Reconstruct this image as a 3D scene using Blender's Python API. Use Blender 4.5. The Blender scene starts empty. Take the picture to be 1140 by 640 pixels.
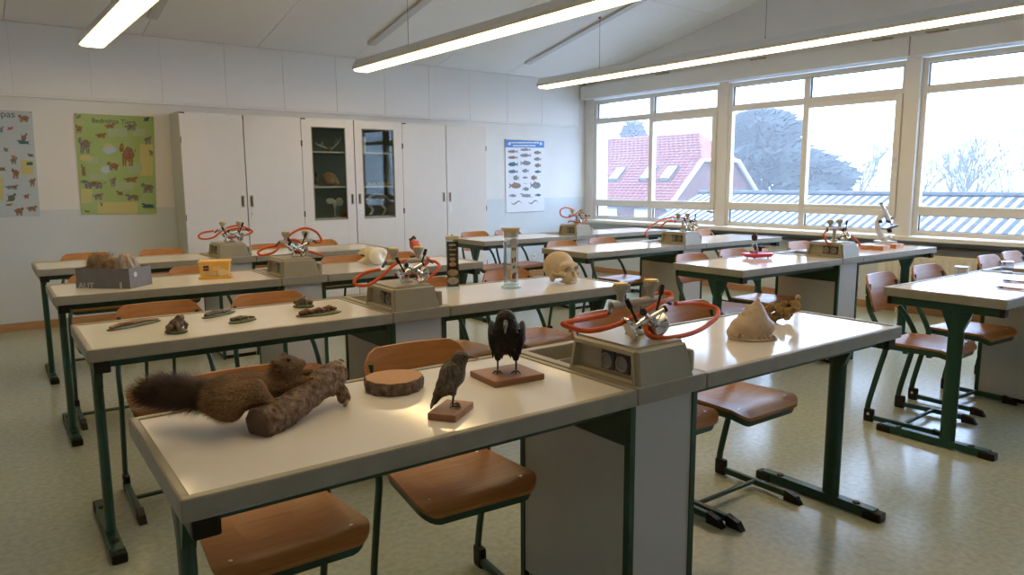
import bpy, bmesh, math, random
import numpy as np
from mathutils import Vector, Matrix

# ------------------------------------------------------------------ camera, world, exposure
SC = bpy.context.scene
COL = SC.collection
R = math.radians
random.seed(7)
FPX, YAW, PITCH, ROLL, HC = 805.257, R(37.8495), R(8.3177), R(-0.3576), 1.331
_f = Vector((math.sin(YAW) * math.cos(PITCH), math.cos(YAW) * math.cos(PITCH), -math.sin(PITCH)))
_r = Vector((math.cos(YAW), -math.sin(YAW), 0))
_u = _r.cross(_f)
RGT = math.cos(ROLL) * _r + math.sin(ROLL) * _u
UP = -math.sin(ROLL) * _r + math.cos(ROLL) * _u
cd = bpy.data.cameras.new('camera')
cam = bpy.data.objects.new('camera', cd)
COL.objects.link(cam)
cd.sensor_width = 36
cd.lens = FPX / 1140 * 36
cd.clip_end = 400
cd.clip_start = 0.05
M = Matrix(((RGT.x, UP.x, -_f.x, 0), (RGT.y, UP.y, -_f.y, 0), (RGT.z, UP.z, -_f.z, HC), (0, 0, 0, 1)))
cam.matrix_world = M
SC.camera = cam

w = bpy.data.worlds.new('overcast_sky')
SC.world = w
w.use_nodes = True
bg = w.node_tree.nodes['Background']
bg.inputs[0].default_value = (0.51, 0.69, 1.0, 1)
bg.inputs[1].default_value = 10.5
SC.view_settings.view_transform = 'Standard'
SC.view_settings.look = 'None'
SC.view_settings.exposure = 0.0
SC.view_settings.gamma = 1
SC.view_settings.use_curve_mapping = False
SC.cycles.volume_bounces = 4
SC.cycles.use_light_tree = False
LAMP = 11.2
HAZE = 0.0032

# ------------------------------------------------------------------ frames of reference
TH = R(-1.9985)          # the desks stand turned by two degrees against the walls
CT, ST = math.cos(TH), math.sin(TH)
def G(x, y, z=0.0):      # desk grid -> room
    return Vector((CT * x - ST * y, ST * x + CT * y, z))
def _ray(px):
    a = (px[0] - 570) / FPX
    b = -(px[1] - 320) / FPX
    return (RGT * a + UP * b + _f)
def _rayg(px):
    d = _ray(px)
    return Vector((CT * d.x + ST * d.y, -ST * d.x + CT * d.y, d.z))
def Pz(px, z):           # pixel direction meets the plane z, in desk-grid coordinates
    d = _rayg(px)
    t = (z - HC) / d.z
    return Vector((d.x * t, d.y * t, z))
def Py(px, y):
    d = _rayg(px)
    t = y / d.y
    return Vector((d.x * t, y, HC + d.z * t))
def Wx(px, x):           # pixel direction meets the room plane x
    d = _ray(px)
    t = x / d.x
    return Vector((x, d.y * t, HC + d.z * t))
def Wy(px, y):
    d = _ray(px)
    t = y / d.y
    return Vector((d.x * t, y, HC + d.z * t))

# ------------------------------------------------------------------ materials
MATS = {}
def mat(name, col, rough=0.5, metal=0.0, var=0.0, scale=8.0, col2=None, bump=0.0, bscale=60.0, spec=0.5, emit=0.0,
        stretch=None, sss=0.0, coat=0.0, detail=4.0):
    if name in MATS:
        return MATS[name]
    m = bpy.data.materials.new(name)
    m.use_nodes = True
    nt = m.node_tree
    p = nt.nodes['Principled BSDF']
    p.inputs['Base Color'].default_value = (*col, 1)
    p.inputs['Roughness'].default_value = rough
    p.inputs['Metallic'].default_value = metal
    p.inputs['Specular IOR Level'].default_value = spec
    if coat:
        p.inputs['Coat Weight'].default_value = coat
        p.inputs['Coat Roughness'].default_value = 0.08
    if emit:
        p.inputs['Emission Color'].default_value = (*col, 1)
        p.inputs['Emission Strength'].default_value = emit
    if var or col2 or bump:
        tc = nt.nodes.new('ShaderNodeTexCoord')
        mp = nt.nodes.new('ShaderNodeMapping')
        nt.links.new(tc.outputs['Object'], mp.inputs[0])
        if stretch:
            mp.inputs['Scale'].default_value = stretch
    if var or col2:
        n = nt.nodes.new('ShaderNodeTexNoise')
        n.inputs['Scale'].default_value = scale
        n.inputs['Detail'].default_value = detail
        nt.links.new(mp.outputs[0], n.inputs['Vector'])
        cr = nt.nodes.new('ShaderNodeValToRGB')
        a = col2 if col2 else tuple(max(0, c * (1 - var)) for c in col)
        b = col if col2 else tuple(min(1, c * (1 + var)) for c in col)
        cr.color_ramp.elements[0].color = (*a, 1)
        cr.color_ramp.elements[1].color = (*b, 1)
        cr.color_ramp.elements[0].position = 0.32
        cr.color_ramp.elements[1].position = 0.68
        nt.links.new(n.outputs[0], cr.inputs[0])
        nt.links.new(cr.outputs[0], p.inputs['Base Color'])
    if bump:
        n2 = nt.nodes.new('ShaderNodeTexNoise')
        n2.inputs['Scale'].default_value = bscale
        n2.inputs['Detail'].default_value = 5
        nt.links.new(mp.outputs[0], n2.inputs['Vector'])
        b = nt.nodes.new('ShaderNodeBump')
        b.inputs['Strength'].default_value = bump
        b.inputs['Distance'].default_value = 0.01
        nt.links.new(n2.outputs[0], b.inputs['Height'])
        nt.links.new(b.outputs[0], p.inputs['Normal'])
    MATS[name] = m
    return m

def glass(name, tint=(1, 1, 1), rough=0.02, ior=1.45, base=0.0):
    if name in MATS:
        return MATS[name]
    m = bpy.data.materials.new(name)
    m.use_nodes = True
    nt = m.node_tree
    nt.nodes.remove(nt.nodes['Principled BSDF'])
    out = nt.nodes['Material Output']
    t = nt.nodes.new('ShaderNodeBsdfTransparent')
    t.inputs[0].default_value = (*tint, 1)
    g = nt.nodes.new('ShaderNodeBsdfGlossy')
    g.inputs['Roughness'].default_value = rough
    lw = nt.nodes.new('ShaderNodeLayerWeight')      # Schlick reflectance, the same from both sides of the pane
    lw.inputs['Blend'].default_value = 0.5
    f0 = ((ior - 1) / (ior + 1)) ** 2
    pw_ = nt.nodes.new('ShaderNodeMath')
    pw_.operation = 'POWER'
    pw_.inputs[1].default_value = 5
    nt.links.new(lw.outputs['Facing'], pw_.inputs[0])
    ad = nt.nodes.new('ShaderNodeMath')
    ad.operation = 'MULTIPLY_ADD'
    ad.inputs[1].default_value = (1 - f0) * 0.8
    ad.inputs[2].default_value = f0 + base
    nt.links.new(pw_.outputs[0], ad.inputs[0])
    mx = nt.nodes.new('ShaderNodeMixShader')
    nt.links.new(ad.outputs[0], mx.inputs[0])
    nt.links.new(t.outputs[0], mx.inputs[1])
    nt.links.new(g.outputs[0], mx.inputs[2])
    nt.links.new(mx.outputs[0], out.inputs[0])
    MATS[name] = m
    return m

mWall = mat('wall_paint', (0.72, 0.71, 0.68), 0.75, var=0.02, scale=3, bump=0.05, bscale=180)
mDado = mat('dado_paint', (0.58, 0.62, 0.63), 0.5, var=0.02, scale=3, bump=0.04, bscale=180)
mPanel = mat('wall_panel_white', (0.80, 0.78, 0.74), 0.7, var=0.02, scale=2)
mCeil = mat('ceiling_board', (0.84, 0.82, 0.78), 0.8, var=0.02, scale=1.5)
mBatten = mat('ceiling_batten', (0.62, 0.61, 0.58), 0.7)
mFloor = mat('linoleum_green', (0.45, 0.475, 0.365), 0.21, col2=(0.355, 0.385, 0.29), scale=38, detail=6, bump=0.02, bscale=300)
mFrameW = mat('window_frame_white', (0.74, 0.72, 0.67), 0.4)
mGasket = mat('window_gasket', (0.05, 0.05, 0.06), 0.6)
mPane = glass('window_pane', (0.97, 0.985, 1.0), ior=1.35)
mWoodBase = mat('baseboard_wood', (0.42, 0.22, 0.09), 0.4, var=0.15, scale=6, stretch=(1, 10, 10))
mTop = mat('laminate_white', (0.76, 0.73, 0.68), 0.10, var=0.015, scale=4)
mEdge = mat('edge_beige', (0.28, 0.26, 0.20), 0.42, var=0.06, scale=20)
mGreen = mat('steel_green', (0.006, 0.052, 0.034), 0.38, var=0.08, scale=30)
mBlack = mat('plastic_black', (0.010, 0.010, 0.011), 0.5, spec=.3)
mPly = mat('beech_plywood', (0.46, 0.195, 0.055), 0.34, col2=(0.36, 0.145, 0.04), scale=5, stretch=(1.2, 14, 14), spec=.4)
mPlyEdge = mat('plywood_edge', (0.36, 0.16, 0.06), 0.5)
mScrew = mat('bolt_metal', (0.7, 0.7, 0.68), 0.3, metal=1)
mGrey = mat('carcass_grey', (0.50, 0.49, 0.44), 0.5, var=0.02)
mGreyL = mat('carcass_light', (0.48, 0.47, 0.45), 0.45, var=0.02)
mHous = mat('housing_beige', (0.31, 0.28, 0.195), 0.38, var=0.03, scale=12)
mSock = mat('socket_grey', (0.05, 0.05, 0.05), 0.4)
mSockR = mat('socket_ring', (0.20, 0.20, 0.19), 0.4)
mValve = mat('valve_grey_beige', (0.42, 0.41, 0.34), 0.42)
mYellow = mat('valve_yellow', (0.85, 0.60, 0.05), 0.5)
mChrome = mat('chrome', (0.72, 0.72, 0.74), 0.14, metal=1)
mHose = mat('hose_orange', (0.58, 0.085, 0.018), 0.5, spec=.3, var=0.12, scale=30)
mCab = mat('cabinet_door_grey', (0.65, 0.625, 0.585), 0.42, var=0.015)
mCabSide = mat('cabinet_side', (0.56, 0.57, 0.52), 0.5)
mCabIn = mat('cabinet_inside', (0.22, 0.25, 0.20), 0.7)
mCabGlass = glass('cabinet_glass', (0.78, 0.82, 0.78), ior=1.35, base=0.0)
mHandle = mat('handle_brass_grey', (0.34, 0.31, 0.22), 0.35, metal=0.6)
mDark = mat('gap_dark', (0.03, 0.03, 0.03), 0.8)
mLampH = mat('lamp_housing', (0.66, 0.66, 0.64), 0.4)
mLampE = mat('lamp_diffuser', (1.0, 0.73, 0.36), 0.5, emit=LAMP)
mWire = mat('steel_wire', (0.25, 0.25, 0.25), 0.4, metal=1)
mRad = mat('radiator_enamel', (0.70, 0.66, 0.54), 0.4)

# ------------------------------------------------------------------ mesh helpers
class MB:
    def __init__(s):
        s.v = []; s.f = []; s.m = []; s.cm = 0; s.curved = False
    def add(s, vs, fs, curved=True):
        s.curved = s.curved or curved
        o = len(s.v)
        s.v += [tuple(p) for p in vs]
        s.f += [tuple(i + o for i in f) for f in fs]
        s.m += [s.cm] * len(fs)
        return s
    def box(s, x0, x1, y0, y1, z0, z1, bev=0.0, M=None):
        if bev <= 0:
            vs = [(x, y, z) for x in (x0, x1) for y in (y0, y1) for z in (z0, z1)]
            fs = [(0, 1, 3, 2), (4, 6, 7, 5), (0, 4, 5, 1), (2, 3, 7, 6), (0, 2, 6, 4), (1, 5, 7, 3)]
        else:
            b = bmesh.new()
            bmesh.ops.create_cube(b, size=1)
            for q in b.verts:
                q.co = ((x0 + x1) / 2 + q.co.x * (x1 - x0), (y0 + y1) / 2 + q.co.y * (y1 - y0), (z0 + z1) / 2 + q.co.z * (z1 - z0))
            bmesh.ops.bevel(b, geom=b.edges[:], offset=min(bev, 0.45 * min(abs(x1 - x0), abs(y1 - y0), abs(z1 - z0))), segments=2, affect='EDGES', profile=0.6)
            b.verts.index_update()
            vs = [q.co[:] for q in b.verts]
            fs = [[q.index for q in f.verts] for f in b.faces]
            b.free()
        if M is not None:
            vs = [M @ Vector(q) for q in vs]
        return s.add(vs, fs, False)
    def hexa(s, b, t):           # 4 bottom and 4 top points, each counter-clockwise seen from above
        return s.add(list(b) + list(t), [(3, 2, 1, 0), (4, 5, 6, 7)] + [(i, (i + 1) % 4, 4 + (i + 1) % 4, 4 + i) for i in range(4)], False)
    def tube(s, pts, r, n=10, caps=True, flat=None, closed=False):
        pts = [Vector(p) for p in pts]
        rs = r if isinstance(r, (list, tuple)) else [r] * len(pts)
        vs = []; fs = []
        N = len(pts)
        prev = None
        for i, p in enumerate(pts):
            if closed:
                t = (pts[(i + 1) % N] - pts[i - 1])
            else:
                t = (pts[min(i + 1, N - 1)] - pts[max(i - 1, 0)])
            t = t.normalized() if t.length > 1e-9 else Vector((0, 0, 1))
            if prev is None:
                a = Vector((0, 0, 1)) if abs(t.z) < 0.9 else Vector((0, 1, 0))
                x = t.cross(a).normalized()
            else:
                x = (prev - t * prev.dot(t))
                x = x.normalized() if x.length > 1e-6 else t.orthogonal().normalized()
            prev = x
            y = t.cross(x)
            for k in range(n):
                an = 2 * math.pi * k / n
                fx, fy = (1, 1) if flat is None else flat
                vs.append(p + x * (math.cos(an) * rs[i] * fx) + y * (math.sin(an) * rs[i] * fy))
        for i in range(N if closed else N - 1):
            j = (i + 1) % N
            for k in range(n):
                k2 = (k + 1) % n
                fs.append((i * n + k, i * n + k2, j * n + k2, j * n + k))
        if caps and not closed:
            fs.append(tuple(reversed(range(n))))
            fs.append(tuple((N - 1) * n + k for k in range(n)))
        return s.add(vs, fs)
    def lathe(s, prof, n=24, c=(0, 0, 0), M=None, sx=1, sy=1):
        vs = []; fs = []
        for (r, z) in prof:
            for k in range(n):
                a = 2 * math.pi * k / n
                p = Vector((c[0] + r * sx * math.cos(a), c[1] + r * sy * math.sin(a), c[2] + z))
                vs.append(M @ p if M is not None else p)
        for i in range(len(prof) - 1):
            for k in range(n):
                k2 = (k + 1) % n
                fs.append((i * n + k, i * n + k2, (i + 1) * n + k2, (i + 1) * n + k))
        if prof[0][0] > 1e-5:
            fs.append(tuple(reversed(range(n))))
        if prof[-1][0] > 1e-5:
            fs.append(tuple((len(prof) - 1) * n + k for k in range(n)))
        return s.add(vs, fs)
    def poly(s, pts):
        return s.add(pts, [tuple(range(len(pts)))], False)
    def prism(s, pts, d):       # polygon pts (3D) extruded by vector d
        n = len(pts)
        d = Vector(d)
        p = [Vector(q) for q in pts]
        return s.add(p + [q + d for q in p], [tuple(reversed(range(n))), tuple(range(n, 2 * n))] + [(i, (i + 1) % n, n + (i + 1) % n, n + i) for i in range(n)], False)
    def mesh(s, name, mats, smooth=True):
        me = bpy.data.meshes.new(name)
        me.from_pydata([tuple(p) for p in s.v], [], s.f)
        if not isinstance(mats, (list, tuple)):
            mats = [mats]
        for mm in mats:
            me.materials.append(mm)
        if len(mats) > 1:
            me.polygons.foreach_set('material_index', s.m)
        me.update()
        b = bmesh.new(); b.from_mesh(me)
        bmesh.ops.recalc_face_normals(b, faces=b.faces[:])
        b.to_mesh(me); b.free()
        if smooth and s.curved:
            me.polygons.foreach_set('use_smooth', [True] * len(me.polygons))
            try:
                me.set_sharp_from_angle(angle=R(38))
            except Exception:
                pass
        return me
    def build(s, name, mats, parent=None, smooth=True, loc=None):
        o = bpy.data.objects.new(name, s.mesh(name, mats, smooth))
        COL.objects.link(o)
        if parent is not None:
            o.parent = parent
        if loc is not None:
            o.location = loc
        return o

def tag(o, label=None, cat=None, group=None, kind=None):
    if label: o['label'] = label
    if cat: o['category'] = cat
    if group: o['group'] = group
    if kind: o['kind'] = kind
    return o
def empty(name, loc=(0, 0, 0), rz=0.0):
    o = bpy.data.objects.new(name, None)
    o.empty_display_size = 0.05
    COL.objects.link(o)
    o.location = loc
    o.rotation_euler = (0, 0, rz)
    return o
def thing(name, label, cat, loc=(0, 0, 0), rz=0.0, group=None):
    return tag(empty(name, loc, rz), label, cat, group)
def copy_tree(o, parent=None):
    c = o.copy()
    COL.objects.link(c)
    c.parent = parent
    for ch in list(o.children):
        copy_tree(ch, c)
    return c
def smooth_path(pts, sub=6, closed=False):
    P = [Vector(p) for p in pts]
    n = len(P)
    out = []
    for i in range(n if closed else n - 1):
        if closed:
            p0, p1, p2, p3 = P[i - 1], P[i], P[(i + 1) % n], P[(i + 2) % n]
        else:
            p0, p1, p2, p3 = P[max(i - 1, 0)], P[i], P[i + 1], P[min(i + 2, n - 1)]
        for k in range(sub):
            t = k / sub
            out.append(0.5 * ((2 * p1) + (p2 - p0) * t + (2 * p0 - 5 * p1 + 4 * p2 - p3) * t * t + (3 * p1 - p0 - 3 * p2 + p3) * t ** 3))
    if not closed:
        out.append(P[-1])
    return out

# signed-distance modelling (smooth unions meshed by surface nets)
class SDF:
    def __init__(s, k=0.01):
        s.ops = []; s.k = k
    def ell(s, c, r, rot=None, k=None, sub=False):
        s.ops.append(('e', np.array(c, float), np.array(r, float), None if rot is None else np.array(rot.to_3x3().transposed()), s.k if k is None else k, sub)); return s
    def cap(s, a, b, ra, rb, k=None, sub=False):
        s.ops.append(('c', np.array(a, float), np.array(b, float), (ra, rb), s.k if k is None else k, sub)); return s
    def chain(s, pts, rs, k=None):
        for i in range(len(pts) - 1):
            s.cap(pts[i], pts[i + 1], rs[i], rs[i + 1], k)
        return s
    def ev(s, P):
        d = None
        for o in s.ops:
            if o[0] == 'e':
                q = P - o[1]
                if o[3] is not None:
                    q = q @ o[3].T
                k0 = np.sqrt(((q / o[2]) ** 2).sum(1)); k1 = np.sqrt(((q / o[2] ** 2) ** 2).sum(1)) + 1e-9
                e = k0 * (k0 - 1) / k1
            else:
                a, b = o[1], o[2]
                pa = P - a; ba = b - a
                h = np.clip((pa @ ba) / (ba @ ba + 1e-12), 0, 1)
                e = np.sqrt(((pa - h[:, None] * ba) ** 2).sum(1)) - (o[3][0] + h * (o[3][1] - o[3][0]))
            k, sub = o[4], o[5]
            if d is None:
                d = e
            elif sub:
                e = -e
                h = np.clip(0.5 - 0.5 * (d - e) / k, 0, 1)
                d = d + h * (e - d) + k * h * (1 - h)
            else:
                h = np.clip(0.5 + 0.5 * (e - d) / k, 0, 1)
                d = e + h * (d - e) - k * h * (1 - h)
        return d
    def bounds(s, pad):
        lo = np.full(3, 1e9); hi = -lo
        for o in s.ops:
            if o[5]: continue
            if o[0] == 'e':
                r = np.full(3, o[2].max()) if o[3] is not None else o[2]
                lo = np.minimum(lo, o[1] - r); hi = np.maximum(hi, o[1] + r)
            else:
                for p, r in ((o[1], o[3][0]), (o[2], o[3][1])):
                    lo = np.minimum(lo, p - r); hi = np.maximum(hi, p + r)
        return lo - pad, hi + pad
    def build(s, name, mt, parent, vox=0.004, noise=0.0, nf=80.0, loc=None, fn=None):
        lo, hi = s.bounds(3 * vox + noise * 2)
        n = np.ceil((hi - lo) / vox).astype(int) + 1
        ax = [lo[i] + np.arange(n[i]) * vox for i in range(3)]
        X = np.stack(np.meshgrid(*ax, indexing='ij'), -1).reshape(-1, 3)
        v = s.ev(X)
        if noise:
            v = v + noise * (np.sin(X[:, 0] * nf + 1.3) * np.sin(X[:, 1] * nf * 1.17 + 2.1) * np.sin(X[:, 2] * nf * 0.91) + 0.6 * np.sin(X[:, 0] * nf * 2.3) * np.sin(X[:, 1] * nf * 2.1 + 1) * np.sin(X[:, 2] * nf * 2.5 + .5))
        if fn is not None:
            v = fn(X, v)
        v = v.reshape(n)
        vs, fs = surface_nets(v, lo, vox)
        me = bpy.data.meshes.new(name)
        me.from_pydata(vs.tolist(), [], fs.tolist())
        me.materials.append(mt)
        me.polygons.foreach_set('use_smooth', [True] * len(me.polygons))
        me.update()
        o = bpy.data.objects.new(name, me)
        COL.objects.link(o)
        o.parent = parent
        if loc is not None: o.location = loc
        return o
def surface_nets(v, lo, h):
    ins = v < 0
    nx, ny, nz = v.shape
    acc = np.zeros((nx - 1, ny - 1, nz - 1, 3)); cnt = np.zeros((nx - 1, ny - 1, nz - 1))
    def sl(a, dx, dy, dz):
        return a[dx:nx - 1 + dx, dy:ny - 1 + dy, dz:nz - 1 + dz]
    base = np.stack(np.meshgrid(np.arange(nx - 1), np.arange(ny - 1), np.arange(nz - 1), indexing='ij'), -1).astype(float)
    for axis in range(3):
        for a in (0, 1):
            for b in (0, 1):
                o0 = [0, 0, 0]; oth = [i for i in range(3) if i != axis]
                o0[oth[0]] = a; o0[oth[1]] = b
                o1 = list(o0); o1[axis] = 1
                v0, v1 = sl(v, *o0), sl(v, *o1)
                c = (v0 < 0) != (v1 < 0)
                t = np.where(c, v0 / np.where(c, v0 - v1, 1), 0)
                p = base + np.array(o0)
                p[..., axis] += t
                acc += np.where(c[..., None], p, 0); cnt += c
    act = cnt > 0
    idx = np.full(act.shape, -1, int); idx[act] = np.arange(act.sum())
    vs = acc[act] / cnt[act][:, None] * h + lo
    fs = []
    for axis in range(3):
        u, w_ = [(1, 2), (2, 0), (0, 1)][axis]
        s0 = [slice(None)] * 3; s1 = [slice(None)] * 3
        s0[axis] = slice(0, -1); s1[axis] = slice(1, None)
        A, B = ins[tuple(s0)], ins[tuple(s1)]
        I = np.argwhere(A != B)
        I = I[(I[:, u] > 0) & (I[:, w_] > 0) & (I[:, u] < v.shape[u] - 1) & (I[:, w_] < v.shape[w_] - 1)]
        if len(I) == 0: continue
        flip = ~A[tuple(I.T)]
        def cell(du, dw):
            J = I.copy(); J[:, u] += du; J[:, w_] += dw
            return idx[tuple(J.T)]
        q = np.stack([cell(-1, -1), cell(0, -1), cell(0, 0), cell(-1, 0)], 1)
        q[flip] = q[flip][:, ::-1]
        fs.append(q)
    fs = np.concatenate(fs)
    return vs, fs[(fs >= 0).all(1)]

def fur(obj, name, mt, n, length, width, flow, lift, parent, jitter=0.35, seed=1, keep=None):
    """thin tapering hairs rooted on the surface of obj, joined into one mesh"""
    rnd = random.Random(seed)
    me = obj.data
    me.calc_loop_triangles()
    tris = [tuple(t.vertices) for t in me.loop_triangles]
    V = [v.co for v in me.vertices]
    ar = np.cumsum([((V[b] - V[a]).cross(V[c] - V[a])).length for a, b, c in tris])
    mb = MB()
    for _ in range(n):
        k = int(np.searchsorted(ar, rnd.random() * ar[-1]))
        a, b, c = tris[min(k, len(tris) - 1)]
        s, t = rnd.random(), rnd.random()
        if s + t > 1: s, t = 1 - s, 1 - t
        p = V[a] * (1 - s - t) + V[b] * s + V[c] * t
        if keep is not None and not keep(p): continue
        nr = (V[b] - V[a]).cross(V[c] - V[a])
        nr = nr.normalized() if nr.length > 0 else Vector((0, 0, 1))
        fl = flow(p) if callable(flow) else Vector(flow)
        d = (nr * lift + fl + Vector((rnd.uniform(-1, 1), rnd.uniform(-1, 1), rnd.uniform(-1, 1))) * jitter).normalized()
        L = length * rnd.uniform(0.6, 1.25)
        sd = d.cross(nr)
        sd = (sd.normalized() if sd.length > 1e-4 else d.orthogonal().normalized()) * width
        mb.add([p - sd, p + sd, p + d * L], [(0, 1, 2)])
    me2 = bpy.data.meshes.new(name)
    me2.from_pydata([tuple(q) for q in mb.v], [], mb.f)
    me2.materials.append(mt)
    o = bpy.data.objects.new(name, me2)
    COL.objects.link(o)
    o.parent = parent
    o.matrix_local = obj.matrix_local
    return o

def text_mesh(name, body, size, mt, parent, Mx, depth=0.0005, bold=0.0, align='LEFT'):
    cu = bpy.data.curves.new(name, 'FONT')
    cu.body = body; cu.size = size; cu.extrude = depth; cu.align_x = align
    cu.offset = bold
    o = bpy.data.objects.new(name, cu)
    COL.objects.link(o)
    dg = bpy.context.evaluated_depsgraph_get()
    me = bpy.data.meshes.new_from_object(o.evaluated_get(dg))
    bpy.data.objects.remove(o)
    me.materials.clear(); me.materials.append(mt)
    o = bpy.data.objects.new(name, me)
    COL.objects.link(o)
    o.parent = parent
    o.matrix_local = Mx
    return o

# ------------------------------------------------------------------ room shell
XL, XW, YF, YB = -1.9, 7.58, -2.04, 7.96
YR = (YF + YB) / 2
SL = 0.21
def zc(y):
    return 2.76 + SL * ((YB - y) if y > YR else (y - YF))
ZR = zc(YR)

tag(MB().box(XL - .2, XW + .3, YF - .2, YB + .2, -0.12, 0.0).build('floor', mFloor), 'pale green speckled linoleum floor', None, kind='structure')

b = MB().box(XL - .2, XW + .3, YB, YB + .2, 0, 2.76)
wb = tag(b.build('wall_back', mWall), 'off-white back wall with painted dado behind the cabinets', None, kind='structure')
MB().box(XL, XW, YB - .004, YB + .01, 0, 1.10).build('dado', mDado, wb)
pw = 0.617
x = XL
k = 0
while x < 7.43:
    x1 = min(x + pw, 7.44)
    if k == 0:
        pm = MB().box(0.001, pw - .001, YB - .008, YB, 2.135, 2.755, 0.002).mesh('panel', mPanel)
    if x1 - x > pw - .01:
        o = bpy.data.objects.new('panel', pm)
        COL.objects.link(o); o.parent = wb; o.location = (x, 0, 0)
    else:
        MB().box(x + .001, x1 - .001, YB - .008, YB, 2.135, 2.755, 0.002).build('panel', mPanel, wb)
    x = x1; k += 1
MB().box(XL, 7.44, YB - .03, YB, 2.112, 2.13).build('ledge', mPanel, wb)

b = MB()
b.prism([(XL - .2, YF - .2, 0), (XL - .2, YB + .2, 0), (XL - .2, YB + .2, zc(YB)), (XL - .2, YR, ZR), (XL - .2, YF - .2, zc(YF))], (.2, 0, 0))
tag(b.build('wall_left', mWall, smooth=False), 'off-white side wall opposite the windows', None, kind='structure')
tag(MB().box(XL, XW, YF - .2, YF, 0, 2.76).build('wall_front', mWall), 'off-white wall behind the viewer', None, kind='structure')

# window wall: parapet, piers, gable
ZB, ZT = 0.775, 2.49
bays = [(3.40, 7.79), (-1.2, 3.26)]
b = MB()
b.box(XW, XW + .3, YF - .2, YB + .2, 0, ZB - .02)
b.box(XW, XW + .3, 7.79, YB + .2, ZB - .02, ZT + .02)
b.box(XW, XW + .3, YF - .2, -1.2, ZB - .02, ZT + .02)
b.prism([(XW, YF - .2, ZT + .02), (XW, YB + .2, ZT + .02), (XW, YB + .2, zc(YB) - .03), (XW, YR, ZR + .05), (XW, YF - .2, zc(YF) - .03)], (.3, 0, 0))
wr = tag(b.build('wall_right', mWall, smooth=False), 'off-white gable wall holding the window band', None, kind='structure')
MB().box(XW - .004, XW + .001, YF, YB - .01, 0, ZB - .06).build('dado', mDado, wr)
tag(MB().box(XW - .03, XW + .16, 3.26, 3.40, ZB - .02, ZT + .03, .006).build('pillar', mFrameW), 'cream pillar between the two window bays', None, kind='structure')
bt = MB()
bt.box(XW - .13, XW - .002, 3.345, YB - .025, 2.505, 2.69, .006)
b2 = MB().box(XW - .13, XW - .002, -1.5, 3.335, 2.505, 2.69, .006)
t1 = tag(bt.build('trim_1', mFrameW), 'long cream blind box above the far window bay', None, kind='structure')
t2 = tag(b2.build('trim_2', mFrameW), 'long cream blind box above the near window bay', None, kind='structure')
for par, ys in ((t1, (3.6, 5.0, 6.4)), (t2, (3.1, 1.9))):
    for y in ys:
        MB().box(XW - .16, XW - .10, y - .09, y + .09, 2.69, 2.705).box(XW - .10, XW - .08, y - .02, y + .02, 2.69, 2.72).build('bracket', mHandle, par)

# ceiling: boards with open joints on two slopes, battens below some joints
cb = MB()
cb.prism([(XL - .2, YB + .2, 2.70 + .06), (XL - .2, YR, ZR + .06), (XL - .2, YF - .2, 2.76), (XL - .2, YF - .2, 3.0), (XL - .2, YR, ZR + .3), (XL - .2, YB + .2, 3.0)], (XW + .5 - XL, 0, 0))
ceil = tag(cb.build('ceiling', mCeil, smooth=False), 'sloping white board ceiling', None, kind='structure')
seams = [3.88 + 1.11 * i for i in range(-6, 5)]
edges = [XL] + [s for s in seams if XL < s < XW] + [XW]
ysp = [YB - .0, 5.55, YR + .02]
for i in range(len(edges) - 1):
    for j in range(2):
        y1, y0 = ysp[j], ysp[j + 1]
        x0, x1 = edges[i] + .003, edges[i + 1] - .003
        q = [(x0, y1 - .004, zc(y1)), (x1, y1 - .004, zc(y1)), (x1, y0 + .004, zc(y0)), (x0, y0 + .004, zc(y0))]
        MB().prism(q, (0, 0, .03)).build('board', mCeil, ceil, smooth=False)
        ya, yb_ = YF + (YB - y1), YF + (YB - y0)
        q = [(x0, ya, zc(ya)), (x1, ya, zc(ya)), (x1, yb_, zc(yb_)), (x0, yb_, zc(yb_))]
        MB().prism(q, (0, 0, .03)).build('board', mCeil, ceil, smooth=False)
for xb in (3.88, 6.10, 1.66, -.56):
    y1, y0 = 7.50, YR + .1
    q = [(xb - .045, y1, zc(y1)), (xb + .045, y1, zc(y1)), (xb + .045, y0, zc(y0)), (xb - .045, y0, zc(y0))]
    MB().prism(q, (0, 0, -.028)).build('batten', mBatten, ceil, smooth=False)

tag(MB().box(XL, 1.83, YB - .022, YB - .004, 0, .075, .004).build('baseboard_back', mWoodBase), 'brown wooden baseboard along the back wall', None, kind='structure')
tag(MB().box(5.50, XW, YB - .022, YB - .004, 0, .075, .004).build('baseboard_corner', mWoodBase), 'brown wooden baseboard between cabinets and window corner', None, kind='structure')
tag(MB().box(XW - .022, XW - .004, YF, YB - .03, 0, .075, .004).build('baseboard_right', mWoodBase), 'brown wooden baseboard below the windows', None, kind='structure')
tag(MB().box(XW - .15, XW + .02, YF + .01, YB - .01, ZB - .045, ZB - .005, .006).build('trim_3', mFrameW), 'pale window sill running the length of the window wall', None, kind='structure')
tag(MB().box(XW - .10, XW - .005, YF + .01, 6.9, ZB - .115, ZB - .092, .003).build('trim_4', mGasket), 'dark strip under the window sill', None, kind='structure')  # plain dark bar set along the wall below the sill

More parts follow.
